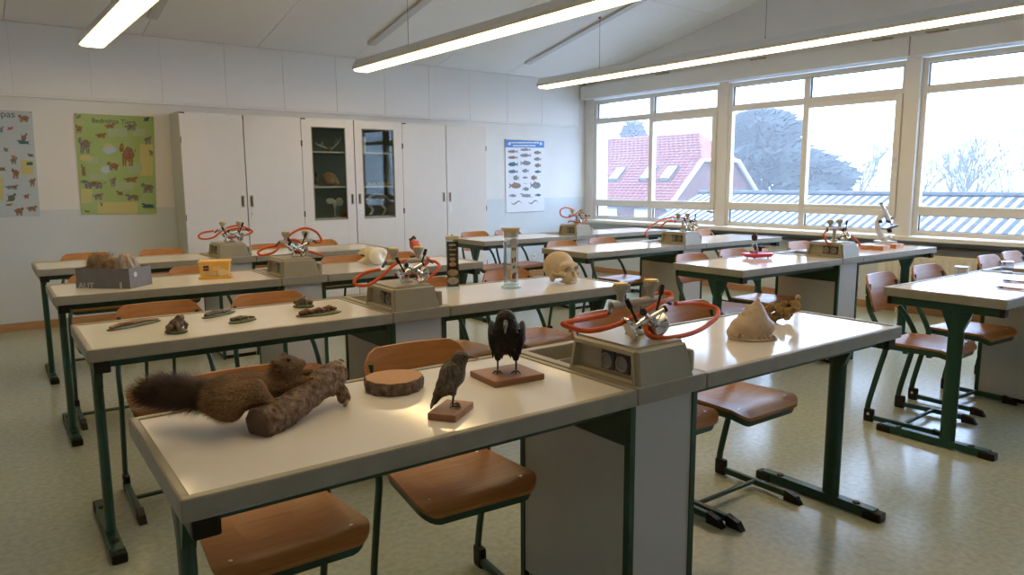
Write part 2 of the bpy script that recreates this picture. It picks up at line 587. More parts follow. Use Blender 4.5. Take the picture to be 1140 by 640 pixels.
# windows
def window(n, ya, yb, ym, label):
    fr = MB()
    X0, X1 = XW + .02, XW + .085
    f = .05
    fr.box(X0, X1, ya, ya + f, ZB, ZT, .004); fr.box(X0, X1, yb - f, yb, ZB, ZT, .004)
    fr.box(X0, X1, ya + f, yb - f, ZB, ZB + f, .004); fr.box(X0, X1, ya + f, yb - f, ZT - f, ZT, .004)
    root = fr.build('window_%d' % n, mFrameW)
    tag(root, label, None, kind='structure')
    MB().box(X0, X1, ym - .035, ym + .035, ZB + f, ZT - f, .004).build('mullion', mFrameW, root)
    for (a, b_) in ((ya + f, ym - .035), (ym + .035, yb - f)):
        for z0, z1 in ((.975, 1.065), (2.155, 2.225)):
            MB().box(X0, X1, a, b_, z0, z1, .004).build('transom', mFrameW, root)
        for z0, z1 in ((ZB + f, .975), (2.225, ZT - f)):
            p = MB().box(X0 + .03, X0 + .036, a - .01, b_ + .01, z0 - .01, z1 + .01).build('pane', mPane, root)
            g = MB()
            for (c0, c1, d0, d1) in ((a, a + .006, z0, z1), (b_ - .006, b_, z0, z1), (a, b_, z0, z0 + .006), (a, b_, z1 - .006, z1)):
                g.box(X0 + .02, X0 + .045, c0, c1, d0, d1)
            g.build('gasket', mGasket, p)
    # fixed light on the far side, casement on the near side
    MB().box(X0 + .03, X0 + .036, ym + .025, yb - f + .01, 1.055, 2.165).build('pane', mPane, root)
    a, b_, z0, z1, s = ya + .03, ym + .02, .96, 2.175, .065
    sash = MB()
    sx0, sx1 = X0 - .022, X0 + .02
    sash.box(sx0, sx1, a, a + s, z0, z1, .005).box(sx0, sx1, b_ - s, b_, z0, z1, .005)
    sash.box(sx0, sx1, a + s, b_ - s, z0, z0 + s, .005).box(sx0, sx1, a + s, b_ - s, z1 - s, z1, .005)
    so = sash.build('casement', mFrameW, root)
    MB().box(sx0 + .018, sx0 + .024, a + s - .01, b_ - s + .01, z0 + s - .01, z1 - s + .01).build('pane', mPane, so)
    h = MB().box(sx0 - .012, sx0, a + .018, a + .048, 1.50, 1.57, .003).tube([(sx0 - .012, a + .033, 1.55), (sx0 - .04, a + .033, 1.55), (sx0 - .045, a + .033, 1.53), (sx0 - .045, a + .033, 1.43)], .008, 8)
    h.build('handle', mFrameW, so)
    MB().box(sx0 - .008, sx0 + .004, a + .0, a + .09, z0 - .03, z0 - .008, .003).build('stay', mHandle, so)
    return root
window(1, 5.605, 7.79, 6.70, 'three-row white window nearest the room corner, red roof behind')
window(2, 3.40, 5.475, 4.465, 'white window between the mullion post and the cream pillar')
window(3, 0.95, 3.26, 2.10, 'large white window on the near side of the cream pillar')
window(4, -1.2, 0.86, -.2, 'white window beside the viewer outside the picture')
tag(MB().box(XW + .0, XW + .1, 5.475, 5.605, ZB - .02, ZT + .02, .005).build('trim_5', mFrameW), 'wide white post between the two far windows', None, kind='structure')
tag(MB().box(XW + .0, XW + .1, 0.86, .95, ZB - .02, ZT + .02, .005).build('trim_6', mFrameW), 'white post between the two near windows', None, kind='structure')

# radiator below the near window
rd = thing('radiator', 'cream panel radiator with vertical flutes under the window sill', 'radiator', (XW - .1, 2.5, .14))
MB().box(-.03, .02, -1.0, 1.0, 0, .46, .006).build('body', mRad, rd)
fl = MB()
for i in range(30):
    y = -.96 + i * .0655
    fl.box(-.042, -.029, y - .022, y + .022, .03, .43, .008)
fl.build('fluted_panel', mRad, rd)
for y in (-.8, .8):
    MB().box(.02, .098, y - .02, y + .02, .05, .40).build('wall_bracket', mRad, rd)
    MB().tube([(-.005, y, 0), (-.005, y, -.14)], .012, 8).build('pipe', mRad, rd)

# suspended strip lamps
def strip_lamp(xc, yend, label):
    z0 = 2.475
    root = thing('strip_lamp', label, 'lamp', (xc, 0, z0), 0, 'strip lamps hung in rows below the ceiling')
    y = yend
    MB().prism([(-.085, yend, .022), (-.100, yend, .016), (-.104, yend, .045), (-.055, yend, .115), (.055, yend, .115), (.104, yend, .045), (.100, yend, .016), (.085, yend, .022)], (0, .75 - yend, 0)).build('housing', mLampH, root, smooth=False)
    MB().prism([(-.102, yend + .004, .012), (-.106, yend + .004, .046), (-.056, yend + .004, .118), (.056, yend + .004, .118), (.106, yend + .004, .046), (.102, yend + .004, .012), (.07, yend + .004, -.003), (-.07, yend + .004, -.003)], (0, -.012, 0)).build('end_cap', mLampH, root, smooth=False)
    while y > .8:
        y0 = max(y - 1.53, .76)
        MB().prism([(-.084, y - .01, .024), (-.084, y - .01, .008), (-.065, y - .01, 0), (.065, y - .01, 0), (.084, y - .01, .008), (.084, y - .01, .024)], (0, y0 - y + .016, 0)).build('diffuser', mLampE, root, smooth=False)
        y = y0
    for yw in (yend - .98, yend - 3.1, yend - 5.2):
        wr_ = MB().tube([(0, yw, .10), (0, yw, zc(yw) - z0)], .0025, 6).build('suspension_wire', mWire, root)
        MB().tube([(0, yw, .10), (0, yw, .135)], [.012, .006], 8).build('ferrule', mWire, wr_)
        MB().tube([(0, yw, zc(yw) - z0 - .02), (0, yw, zc(yw) - z0)], [.008, .02], 8).build('ceiling_rose', mWire, wr_)
    return root
strip_lamp(6.00, 7.06, 'long lit strip lamp hanging beside the windows')
strip_lamp(3.56, 7.12, 'long lit strip lamp hanging above the middle aisle')
strip_lamp(1.10, 7.16, 'lit strip lamp hanging nearest the endangered-animals poster')

# ------------------------------------------------------------------ outdoors beyond the windows
mGround = mat('frosty_ground', (0.05, 0.055, 0.04), 0.9, var=0.2, scale=.3)
mRoofC = mat('corrugated_frosty', (0.045, 0.047, 0.05), 0.8, col2=(0.025, 0.027, 0.03), scale=3.0, detail=8)
mTile = mat('roof_tile_red', (0.17, 0.032, 0.02), 0.7, var=0.25, scale=4)
mBrickR = mat('house_wall_red', (0.11, 0.035, 0.025), 0.85, var=0.2, scale=3)
mTrimW = mat('house_trim_white', (0.4, 0.4, 0.4), 0.5)
mSky = mat('skylight_glass', (0.55, 0.62, 0.68), 0.15)
mBark = mat('tree_bark', (0.04, 0.036, 0.03), 0.9)
mFir = mat('fir_green', (0.012, 0.02, 0.016), 0.8, var=0.4, scale=2)
mTwig = mat('winter_twigs', (0.05, 0.045, 0.04), 0.9)
tag(MB().box(8.2, 140, -60, 140, -4.4, -4.2).build('ground', mGround), 'pale winter ground outside below the windows', None, kind='structure')

# neighbouring building with corrugated roof; ribs run down the slope
XR_, ZRg = 20.0, 0.94
y0r, y1r = -14.0, 15.4
hb = thing('outbuilding', 'low building with frosted corrugated roof outside the windows', 'building', (XR_, 0, -4.2))
XE, ZE = 10.2, -2.5
zb = 4.2
nr = 122
cs = MB()
pitch = (y1r - y0r) / nr
vs = []; fs = []
K = 6
for i in range(nr * K + 1):
    yy = y0r + i * pitch / K
    dz = .016 * math.cos(2 * math.pi * i / K)
    vs += [(0, yy, ZRg + zb + dz), (XE - XR_, yy, ZE + zb + dz)]
for i in range(nr * K):
    fs.append((2 * i, 2 * i + 2, 2 * i + 3, 2 * i + 1))
cs.add(vs, fs)
cs.m = [1 if (i % K) in (1, 2, 3) else 0 for i in range(nr * K)]   # frost lies in the valleys
mFrost = mat('hoar_frost', (0.70, 0.70, 0.70), 0.8, col2=(0.30, 0.31, 0.32), scale=2.0, detail=8)
o = cs.build('corrugated_sheet', [mRoofC, mFrost], hb)
cs2 = MB().prism([(0, y0r, ZRg + zb), (9, y0r, ZE + zb), (9, y0r, ZE + zb - .1), (0, y0r, ZRg + zb - .1)], (0, y1r - y0r, 0)).build('rear_slope', mRoofC, hb, smooth=False)
MB().tube([(0, y0r, ZRg + zb + .0), (0, y1r, ZRg + zb + .0)], .16, 8, flat=(1, .5)).build('ridge_cap', mRoofC, hb)
MB().prism([(XE - XR_ + .3, y1r - .2, 0), (8.7, y1r - .2, 0), (8.7, y1r - .2, ZE + zb - .1), (0, y1r - .2, ZRg + zb - .12), (XE - XR_ + .3, y1r - .2, ZE + zb - .06)], (0, -29, 0)).build('walls', mBrickR, hb, smooth=False)

# red-roofed house: roof of single tiles
HX0, HX1 = 30.0, 34.0
hs = thing('red_roof_house', 'house with red tiled half-hipped roof and skylights seen through the window', 'house', (32, 32, -4.2))
def HL(x, y, z): return (x - 32, y - 32, z + 4.2)
HZ0, HZ1, HYA, HYB = 0.30, 4.0, 25.2, 44.0
hyr = 26.4   # ridge end, the half hip starts here
hyq = 25.0
hip_z = 2.5
th = (hip_z - HZ0) / (HZ1 - HZ0)
hx = HX0 + (HX1 - HX0) * th
rf = MB()
rf.prism([HL(HX0 - .35, HYA - .3, HZ0 - .32), HL(hx, HYA - .3, hip_z), HL(HX1, hyr, HZ1), HL(HX1, HYB, HZ1), HL(HX0 - .35, HYB, HZ0 - .32)], (0, 0, -.12))
rf.prism([HL(2 * HX1 - HX0 + .35, HYA - .3, HZ0 - .32), HL(2 * HX1 - hx, HYA - .3, hip_z), HL(HX1, hyr, HZ1), HL(HX1, HYB, HZ1), HL(2 * HX1 - HX0 + .35, HYB, HZ0 - .32)], (0, 0, -.12))
rf.prism([HL(hx, HYA - .3, hip_z), HL(2 * HX1 - hx, HYA - .3, hip_z), HL(HX1, hyr, HZ1)], (0, 0, -.12))
ro = rf.build('roof', mTile, hs, smooth=False)
# courses of tiles as relief, joined
tl = MB()
nc = 26
for i in range(nc):
    t0, t1_ = i / nc, (i + 1) / nc
    xa, xb = HX0 - .35 + (HX1 - HX0 + .35) * t0, HX0 - .35 + (HX1 - HX0 + .35) * t1_
    za, zb2 = HZ0 - .32 + (HZ1 - HZ0 + .32) * t0, HZ0 - .32 + (HZ1 - HZ0 + .32) * t1_
    ys = HYA - .3
    if za > hip_z:
        ys = HYA - .3 + (hyr - HYA + .3) * (za - hip_z) / (HZ1 - hip_z)
    ny = int((HYB - ys) / .34)
    for j in range(ny):
        ya = ys + j * .34
        tl.add([HL(xa - .02, ya, za + .07), HL(xa - .02, ya + .17, za + .11), HL(xa - .02, ya + .33, za + .07), HL(xb, ya, zb2 + .01), HL(xb, ya + .17, zb2 + .05), HL(xb, ya + .33, zb2 + .01)], [(0, 1, 4, 3), (1, 2, 5, 4), (0, 3, 5, 2)])
tt = tl.build('roof_tiles', mTile, ro, smooth=False)
tt['kind'] = 'stuff'
MB().prism([HL(HX0 + .1, HYA, -4.2), HL(2 * HX1 - HX0 - .1, HYA, -4.2), HL(2 * HX1 - HX0 - .1, HYA, HZ0 - .2), HL(2 * HX1 - hx, HYA, hip_z - .2), HL(hx, HYA, hip_z - .2), HL(HX0 + .1, HYA, HZ0 - .2)], (0, HYB - HYA - .3, 0)).build('walls', mBrickR, hs, smooth=False)
MB().tube([HL(HX0 - .4, HYA - .32, HZ0 - .45), HL(hx - .02, HYA - .32, hip_z - .1)], .13, 6).build('barge_board', mTrimW, hs)
MB().tube([HL(2 * HX1 - HX0 + .4, HYA - .32, HZ0 - .45), HL(2 * HX1 - hx, HYA - .32, hip_z - .1)], .13, 6).build('barge_board', mTrimW, hs)
MB().tube([HL(hx, HYA - .32, hip_z - .08), HL(2 * HX1 - hx, HYA - .32, hip_z - .08)], .10, 6).build('hip_eave', mTrimW, hs)
MB().tube([HL(HX0 - .42, HYA - .3, HZ0 - .34), HL(HX0 - .42, HYB, HZ0 - .34)], .09, 8).build('gutter', mWire, hs)
for yy in (27.4, 25.95, 29.8, 32.2):
    # skylight lies in the roof slope
    t0, t1_ = .26, .46
    dx, dz = HX1 - HX0, HZ1 - HZ0
    p = lambda t, y, h: HL(HX0 + dx * t - .1, y, HZ0 + dz * t + h)
    f = MB().prism([p(t0, yy, .06), p(t1_, yy, .06), p(t1_, yy + .75, .06), p(t0, yy + .75, .06)], (0, 0, .12)).build('skylight', mBark, hs, smooth=False)
    MB().prism([p(t0 + .02, yy + .07, .17), p(t1_ - .02, yy + .07, .17), p(t1_ - .02, yy + .68, .17), p(t0 + .02, yy + .68, .17)], (0, 0, .03)).build('pane', mSky, f, smooth=False)
for yy in (26.6, 28.9, 31.2, 33.5):
    f = MB()
    X = HX0 + .1
    f.box(*[q for q in (X - 32 - .06, X - 32 + .02, yy - 32, yy - 32 + 1.0, 3.1, 4.0)]).build('window', mTrimW, hs)
    wdw = hs.children[-1]
    for a in (0, 1):
        for c in (0, 1):
            MB().box(X - 32 - .075, X - 32 - .05, yy - 32 + .1 + a * .42, yy - 32 + .48 + a * .42, 3.2 + c * .38, 3.52 + c * .38).build('pane', mSky, wdw)

# trees beyond
def branch(mb, p, d, L, r, depth, rnd, spread=.55, n=3):
    q = p + d * L
    mb.tube([p, (p + q) / 2 + Vector((rnd.uniform(-1, 1), rnd.uniform(-1, 1), 0)) * L * .05, q], [r, r * .85, r * .66], 5 if depth > 1 else 3, caps=False)
    if depth == 0: return
    for i in range(n):
        a = rnd.uniform(0, 2 * math.pi)
        s = d.orthogonal().normalized()
        s.rotate(Matrix.Rotation(a, 3, d))
        nd = (d + s * spread * rnd.uniform(.6, 1.3) + Vector((0, 0, .12))).normalized()
        st = p + d * L * rnd.uniform(.55, 1.0)
        branch(mb, st, nd, L * rnd.uniform(.6, .82), r * .58, depth - 1, rnd, spread, n)
def bare_tree(x, y, h, label, seed, depth=5, group='bare trees in the mist beyond the roofs'):
    x, y, h = x * 1.45, y * 1.45, 5.53 + (h - 5.53) * 1.45
    rnd = random.Random(seed)
    t = thing('bare_tree', label, 'tree', (x, y, -4.2), 0, group)
    tr = MB(); tr.tube([(0, 0, 0), (.1, 0, h * .16), (0, .1, h * .32)], [h * .022, h * .018, h * .014], 8)
    tr.build('trunk', mBark, t)
    br = MB()
    for i in range(4):
        a = i * 1.57 + rnd.random()
        branch(br, Vector((0, .1, h * (.22 + .03 * i))), Vector((math.cos(a) * .5, math.sin(a) * .5, 1)).normalized(), h * .24, h * .011, depth, rnd)
    br.build('branches', mTwig, t)
    return t
def conifer(x, y, h, rad, label, seed, n=2600, round_=False):
    rnd = random.Random(seed)
    t = thing('conifer', label, 'tree', (x, y, -4.2), 0, 'dark evergreens beyond the house')
    MB().tube([(0, 0, 0), (0, 0, h * .95)], [rad * .07, .03], 8).build('trunk', mBark, t)
    fo = MB()
    for i in range(n):
        u = rnd.random() ** .8
        z = h * (.06 + .94 * u)
        prof = (1 - u) ** .75 if not round_ else math.sqrt(max(0, 1 - (u * 1.02 - .35) ** 2 / .44)) 
        rr = rad * prof * (.55 + .5 * rnd.random()) * (1 + .22 * math.sin(z * 3.1 + seed))
        a = rnd.uniform(0, 2 * math.pi)
        c = Vector((math.cos(a) * rr, math.sin(a) * rr, z))
        L = .55 + .5 * rnd.random()
        o_ = Vector((math.cos(a), math.sin(a), rnd.uniform(-.5, .35))).normalized()
        s = o_.orthogonal().normalized() * L * .3
        e = o_.cross(s)
        fo.add([c - s - e * .5, c + s - e * .5, c + o_ * L, c - o_ * L * .4 + e], [(0, 1, 2), (1, 3, 2), (0, 2, 3), (0, 3, 1)])
    fo.build('foliage', mFir, t, smooth=False)
    return t
conifer(45.5, 42.0, 10.2, 2.6, 'pointed conifer rising behind the red tiled roof', 3)
conifer(41.5, 27.4, 9.9, 3.5, 'tall dark evergreen beside the red house gable', 5, 3600, True)
conifer(44.0, 24.9, 7.0, 2.4, 'lower dark evergreen leaning against the tall one', 8, 2200, True)
bare_tree(52, 26.0, 9.5, 'spreading bare tree seen through the second window', 11)
bare_tree(56, 23.3, 8.6, 'bare tree left of the cream pillar in thick mist', 12)
bare_tree(50, 18.6, 9.4, 'tall bare tree just past the cream pillar', 13)
bare_tree(54, 15.2, 8.8, 'bare tree at the picture edge in the mist', 14)
bare_tree(58, 20.6, 7.8, 'small bare tree hidden behind the cream pillar', 15)
def shrub(x, y, h, rad, label, seed):
    rnd = random.Random(seed)
    t = tag(empty('bush', (x, y, -4.2)), label, 'bush', 'leafless bushes in the mist behind the low roof')
    fo = MB()
    for i in range(2600):
        a, u = rnd.uniform(0, 6.283), rnd.random()
        rr = rad * math.sqrt(rnd.random()) * math.sqrt(max(0.05, 1 - u * u * .9))
        p = Vector((math.cos(a) * rr, math.sin(a) * rr * 1.4, h * u))
        d = Vector((rnd.uniform(-.5, .5), rnd.uniform(-.5, .5), 1)).normalized() * rnd.uniform(.5, 1.1)
        s = Vector((.05, .03, 0))
        fo.add([p - s, p + s, p + d], [(0, 1, 2)])
    fo.build('twigs', mTwig, t, smooth=False)
    st = MB()
    for i in range(7):
        a = i * .9
        st.tube([(math.cos(a) * .2, math.sin(a) * .2, 0), (math.cos(a) * rad * .6, math.sin(a) * rad * .6, h * .8)], [.07, .02], 5)
    st.build('stems', mBark, t)
for i, (px, lab) in enumerate([(905, 'misty bush left of the casement'), (948, 'rounded bush in the middle of the second window'), (985, 'bush beside the cream pillar'), (1050, 'bush just past the cream pillar'), (1085, 'bush below the bare tree at the picture edge'), (1125, 'last bush at the picture edge')]):
    p = Wx((px, 205), 62.0)
    shrub(p.x + (i % 2) * 3, p.y, 7.6 + (i % 3) * .7, 3.4, lab + ', behind the corrugated roof', 30 + i)
# mist over the gardens
vm = bpy.data.materials.new('mist')
vm.use_nodes = True
vn = vm.node_tree
vn.nodes.remove(vn.nodes['Principled BSDF'])
vsn = vn.nodes.new('ShaderNodeVolumeScatter')
vsn.inputs['Color'].default_value = (0.99, 0.99, 1.0, 1)
vsn.inputs['Density'].default_value = HAZE
vn.links.new(vsn.outputs[0], vn.nodes['Material Output'].inputs['Volume'])
if HAZE > 0:
    tag(MB().box(8.3, 130, -55, 130, -4.19, 22).build('mist', vm), 'pale winter mist over the gardens outside', 'mist', kind='stuff')

# ------------------------------------------------------------------ desks
DL, DD, DU, TZ = 1.135, 0.566, 0.284, 0.78
X0L, X0R, Y1, PT = 0.229, 3.744, 1.3175, 1.436
ROWY = [Y1 + PT * i for i in range(4)]
ET = .046
def make_desk(side):          # side -1: leg at the left end, +1: leg at the right end
    root = empty('school_desk')
    rim = .022
    MB().box(rim, DL - rim, rim, DD - rim, TZ - .035, TZ - .004).build('tabletop', mTop, root)
    e = MB()
    e.box(.001, DL - .001, 0, rim, TZ - ET, TZ, .005); e.box(.001, DL - .001, DD - rim, DD, TZ - ET, TZ, .005)
    e.box(.001, rim, rim - .004, DD - rim + .004, TZ - ET, TZ, .005); e.box(DL - rim, DL - .001, rim - .004, DD - rim + .004, TZ - ET, TZ, .005)
    e.build('edge_band', mEdge, root)
    xl = .045 if side < 0 else DL - .045
    # depth beam with black end caps, column, T foot
    bm = MB().box(xl - .025, xl + .025, .035, DD - .035, TZ - ET - .042, TZ - ET, .004).build('depth_beam', mGreen, root)
    for y0, y1 in ((.012, .036), (DD - .036, DD - .012)):
        MB().box(xl - .026, xl + .026, y0, y1, TZ - ET - .043, TZ - ET - .001, .006).build('end_cap', mBlack, bm)
    c = MB()
    yc = DD * .39
    c.tube([(xl, yc, .03), (xl, yc, TZ - ET - .04)], .036, 14, flat=(.5, 1) )
    cob = c.build('column', mGreen, root)
    MB().prism([(xl - .014, yc - .07, TZ - ET - .042), (xl - .014, yc + .07, TZ - ET - .042), (xl - .014, yc + .03, TZ - ET - .14), (xl - .014, yc - .03, TZ - ET - .14)], (.028, 0, 0)).build('gusset', mGreen, cob)
    f = MB().hexa([(xl - .024, .02, .008), (xl + .024, .02, .008), (xl + .024, DD - .02, .008), (xl - .024, DD - .02, .008)],
                  [(xl - .02, .03, .042), (xl + .02, .03, .042), (xl + .02, DD - .03, .042), (xl - .02, DD - .03, .042)]).build('foot', mGreen, root, smooth=False)
    for y0, y1 in ((.0, .075), (DD - .075, DD)):
        MB().box(xl - .026, xl + .026, y0, y1, .0, .036, .008).build('foot_cap', mBlack, f)
    for y in (.11, DD - .11):
        MB().tube([(xl, y, .04), (xl, y, .047)], [.017, .013], 12).build('foot_plug', mBlack, f)
    # long rails below the top
    xa, xb = (xl + .02, DL - .004) if side < 0 else (.004, xl - .02)
    for y in (.075, DD - .075):
        MB().box(xa, xb, y - .014, y + .014, TZ - ET - .034, TZ - ET, .003).build('rail', mGreen, root)
    return root
deskA, deskB = make_desk(-1), make_desk(1)
used = {}
def place(proto, x, y, label, cat, group, rz=TH):
    k = proto.name
    o = proto if k not in used else copy_tree(proto)
    used[k] = 1
    o.location = G(x, y)
    o.rotation_euler = (0, 0, rz)
    tag(o, label, cat, group)
    return o
desk_labels = {
    ('L', 0, 'a'): 'long white-topped desk carrying the squirrel and both stuffed birds',
    ('L', 0, 'b'): 'white-topped desk carrying the big seashell and coral',
    ('L', 1, 'a'): 'white-topped desk carrying the small toad and reptile models',
    ('L', 1, 'b'): 'white-topped desk carrying the human skull and two specimen jars',
    ('L', 2, 'a'): 'white-topped desk carrying the grey carton and yellow tub',
    ('L', 2, 'b'): 'white-topped desk carrying the giant tooth model',
    ('L', 3, 'a'): 'empty white-topped desk in front of the green poster',
    ('L', 3, 'b'): 'empty white-topped desk in front of the glazed cabinet',
    ('R', 0, 'a'): 'white-topped desk with glass beakers and paintbrushes, cut by the picture edge',
    ('R', 0, 'b'): 'white-topped desk at the picture edge beside the radiator',
    ('R', 1, 'a'): 'white-topped desk carrying the red tray with a flask',
    ('R', 1, 'b'): 'white-topped desk by the windows carrying the microscope',
    ('R', 2, 'a'): 'empty white-topped desk standing behind the skull',
    ('R', 2, 'b'): 'empty white-topped desk by the windows behind the red tray',
    ('R', 3, 'a'): 'empty white-topped desk in front of the fish poster',
    ('R', 3, 'b'): 'empty white-topped desk in the far window corner',
}
for (s, r, t), lab in desk_labels.items():
    x = (X0L if s == 'L' else X0R) + (0 if t == 'a' else DL + DU)
    place(deskA if t == 'a' else deskB, x, ROWY[r], lab, 'desk', 'white-topped laboratory desks')

# ------------------------------------------------------------------ service units between the desks
def make_unit():
    root = empty('service_unit')
    U, D = DU, DD
    g = .003
    # top plate with sink cut-out (frame of four strips)
    sx0, sx1, sy0, sy1 = .035, U - .035, .315, D - .035
    t = MB()
    t.box(g, U - g, .0, sy0, TZ - ET, TZ + .002, .004); t.box(g, U - g, sy1, D, TZ - ET, TZ + .002, .004)
    t.box(g, sx0, sy0 - .004, sy1 + .004, TZ - ET, TZ + .002, .004); t.box(sx1, U - g, sy0 - .004, sy1 + .004, TZ - ET, TZ + .002, .004)
    t.build('top_plate', mEdge, root)
    sk = MB()
    zb_ = TZ - .17
    ring = lambda i, z: [(sx0 + i, sy0 + i, z), (sx1 - i, sy0 + i, z), (sx1 - i, sy1 - i, z), (sx0 + i, sy1 - i, z)]
    sk.add(ring(0, TZ - .002) + ring(.012, zb_), [(0, 1, 5, 4), (1, 2, 6, 5), (2, 3, 7, 6), (3, 0, 4, 7), (4, 5, 6, 7)])
    so = sk.build('sink_basin', mHous, root, smooth=False)
    MB().tube([((sx0 + sx1) / 2, (sy0 + sy1) / 2, zb_ + .001), ((sx0 + sx1) / 2, (sy0 + sy1) / 2, zb_ + .006)], .022, 16).build('drain', mChrome, so)
    # carcass
    p = .022
    for (xa, ya) in ((.004, .03), (U - p - .004, .03), (.004, D - .03 - p), (U - p - .004, D - .03 - p)):
        MB().box(xa, xa + p, ya, ya + p, 0, TZ - ET, .002).build('corner_post', mGreen, root)
    zs = TZ - ET - .13
    for xa in (.008, U - .024):
        MB().box(xa, xa + .016, .03 + p, D - .03 - p, .03, zs).build('side_panel', mGrey, root)
        MB().box(xa, xa + .016, .03 + p, D - .03 - p, zs + .002, TZ - ET).build('side_rail', mGreen, root)
    MB().box(.004 + p, U - p - .004, .034, .05, .03, TZ - ET).build('front_panel', mGreyL, root)
    MB().box(.004 + p, U - p - .004, D - .05, D - .034, .03, TZ - ET).build('back_panel', mGreyL, root)
    MB().box(.03, U - .03, .05, D - .05, .0, .05).build('plinth', mBlack, root)
    # socket housing: tapering box with recessed left face
    h = .105
    bm = bmesh.new()
    vb = [bm.verts.new(q) for q in ((.006, .006, TZ), (.24, .006, TZ), (.24, .30, TZ), (.006, .30, TZ), (.014, .022, TZ + h), (.218, .022, TZ + h), (.218, .285, TZ + h), (.014, .285, TZ + h))]
    fs = [bm.faces.new([vb[i] for i in f]) for f in ((3, 2, 1, 0), (4, 5, 6, 7), (0, 1, 5, 4), (1, 2, 6, 5), (2, 3, 7, 6), (3, 0, 4, 7))]
    bmesh.ops.recalc_face_normals(bm, faces=bm.faces[:])
    lf = fs[5]
    bmesh.ops.bevel(bm, geom=[e for e in bm.edges if all(abs(q.co.z - TZ) > .01 for q in e.verts) or abs(e.verts[0].co.z - e.verts[1].co.z) > .05], offset=.012, segments=3, affect='EDGES')
    lf = max((f for f in bm.faces if f.normal.x < -.8), key=lambda f: f.calc_area())
    bmesh.ops.inset_region(bm, faces=[lf], thickness=.014)
    bmesh.ops.inset_region(bm, faces=[lf], thickness=.004)
    for q in lf.verts:
        q.co.x += .022
    me = bpy.data.meshes.new('socket_housing')
    bm.to_mesh(me); bm.free()
    me.materials.append(mHous)
    me.polygons.foreach_set('use_smooth', [True] * len(me.polygons)); me.set_sharp_from_angle(angle=R(30))
    ho = bpy.data.objects.new('socket_housing', me); COL.objects.link(ho); ho.parent = root
    MB().box(.236, .264, .03, .26, TZ + .001, TZ + .07, .012).build('side_lobe', mHous, root)
    for y in (.085, .145):
        s = MB().box(.024, .036, y - .027, y + .027, TZ + .022, TZ + .076, .004).build('socket', mSock, ho)
        MB().lathe([(.017, 0.0), (.022, .0), (.023, .004), (.0185, .004), (.017, 0)], 18, M=Matrix.Translation((.0235, y, TZ + .049)) @ Matrix.Rotation(-math.pi / 2, 4, 'Y')).build('socket_ring', mSockR, s)
    # gas and water fitting
    zt = TZ + h
    px_, py_ = .155, .165
    v = MB()
    v.lathe([(.030, 0), (.030, .006), (.022, .010), (.013, .016), (.012, .085)], 18, (px_, py_, zt))
    v.tube([(px_ - .10, py_, zt + .094), (px_ + .10, py_, zt + .094)], .0125, 12)
    fo = v.build('fitting', mValve, root)
    for dx in (-.062, .062):
        q = MB().lathe([(.010, .098), (.012, .108), (.011, .118), (.021, .136), (.0225, .140), (.0225, .152), (.0, .152)], 20, (px_ + dx, py_, zt)).build('outlet', mValve, root)
        MB().lathe([(.0205, .1525), (.0205, .157), (.0, .157)], 20, (px_ + dx, py_, zt)).build('yellow_disc', mYellow, q)
        ribs = MB()
        for k in range(14):
            a = k * 2 * math.pi / 14
            ribs.box(-.0015, .0015, .021, .0242, .139, .152, 0, Matrix.Translation((px_ + dx, py_, zt)) @ Matrix.Rotation(a, 4, 'Z'))
        ribs.build('ribbing', mValve, q)
    for dx in (-1, 1):
        MB().tube([(px_ + dx * .1, py_, zt + .094), (px_ + dx * .115, py_ - .012, zt + .088), (px_ + dx * .128, py_ - .022, zt + .078)], [.008, .007, .005], 8).build('hose_nozzle', mSock, root)
    return root
unit = make_unit()
unit_labels = {
    ('L', 0): 'beige service unit with sink and sockets at the end of the squirrel desk',
    ('L', 1): 'beige service unit beside the skull desk, directly behind the mounted crow',
    ('L', 2): 'beige service unit between the yellow tub and the giant tooth',
    ('L', 3): 'beige service unit standing nearest the closed cabinet doors',
    ('R', 0): 'beige service unit mostly beyond the picture edge past the beakers',
    ('R', 1): 'beige service unit beside the microscope desk',
    ('R', 2): 'beige service unit before the first two windows, behind the skull desk',
    ('R', 3): 'beige service unit under the fish poster corner by the windows',
}
UNITPOS = {}
for (s, r), lab in unit_labels.items():
    x = (X0L if s == 'L' else X0R) + DL
    UNITPOS[(s, r)] = (x, ROWY[r])
    place(unit, x, ROWY[r], lab, 'lab unit', 'service units set between the desks')

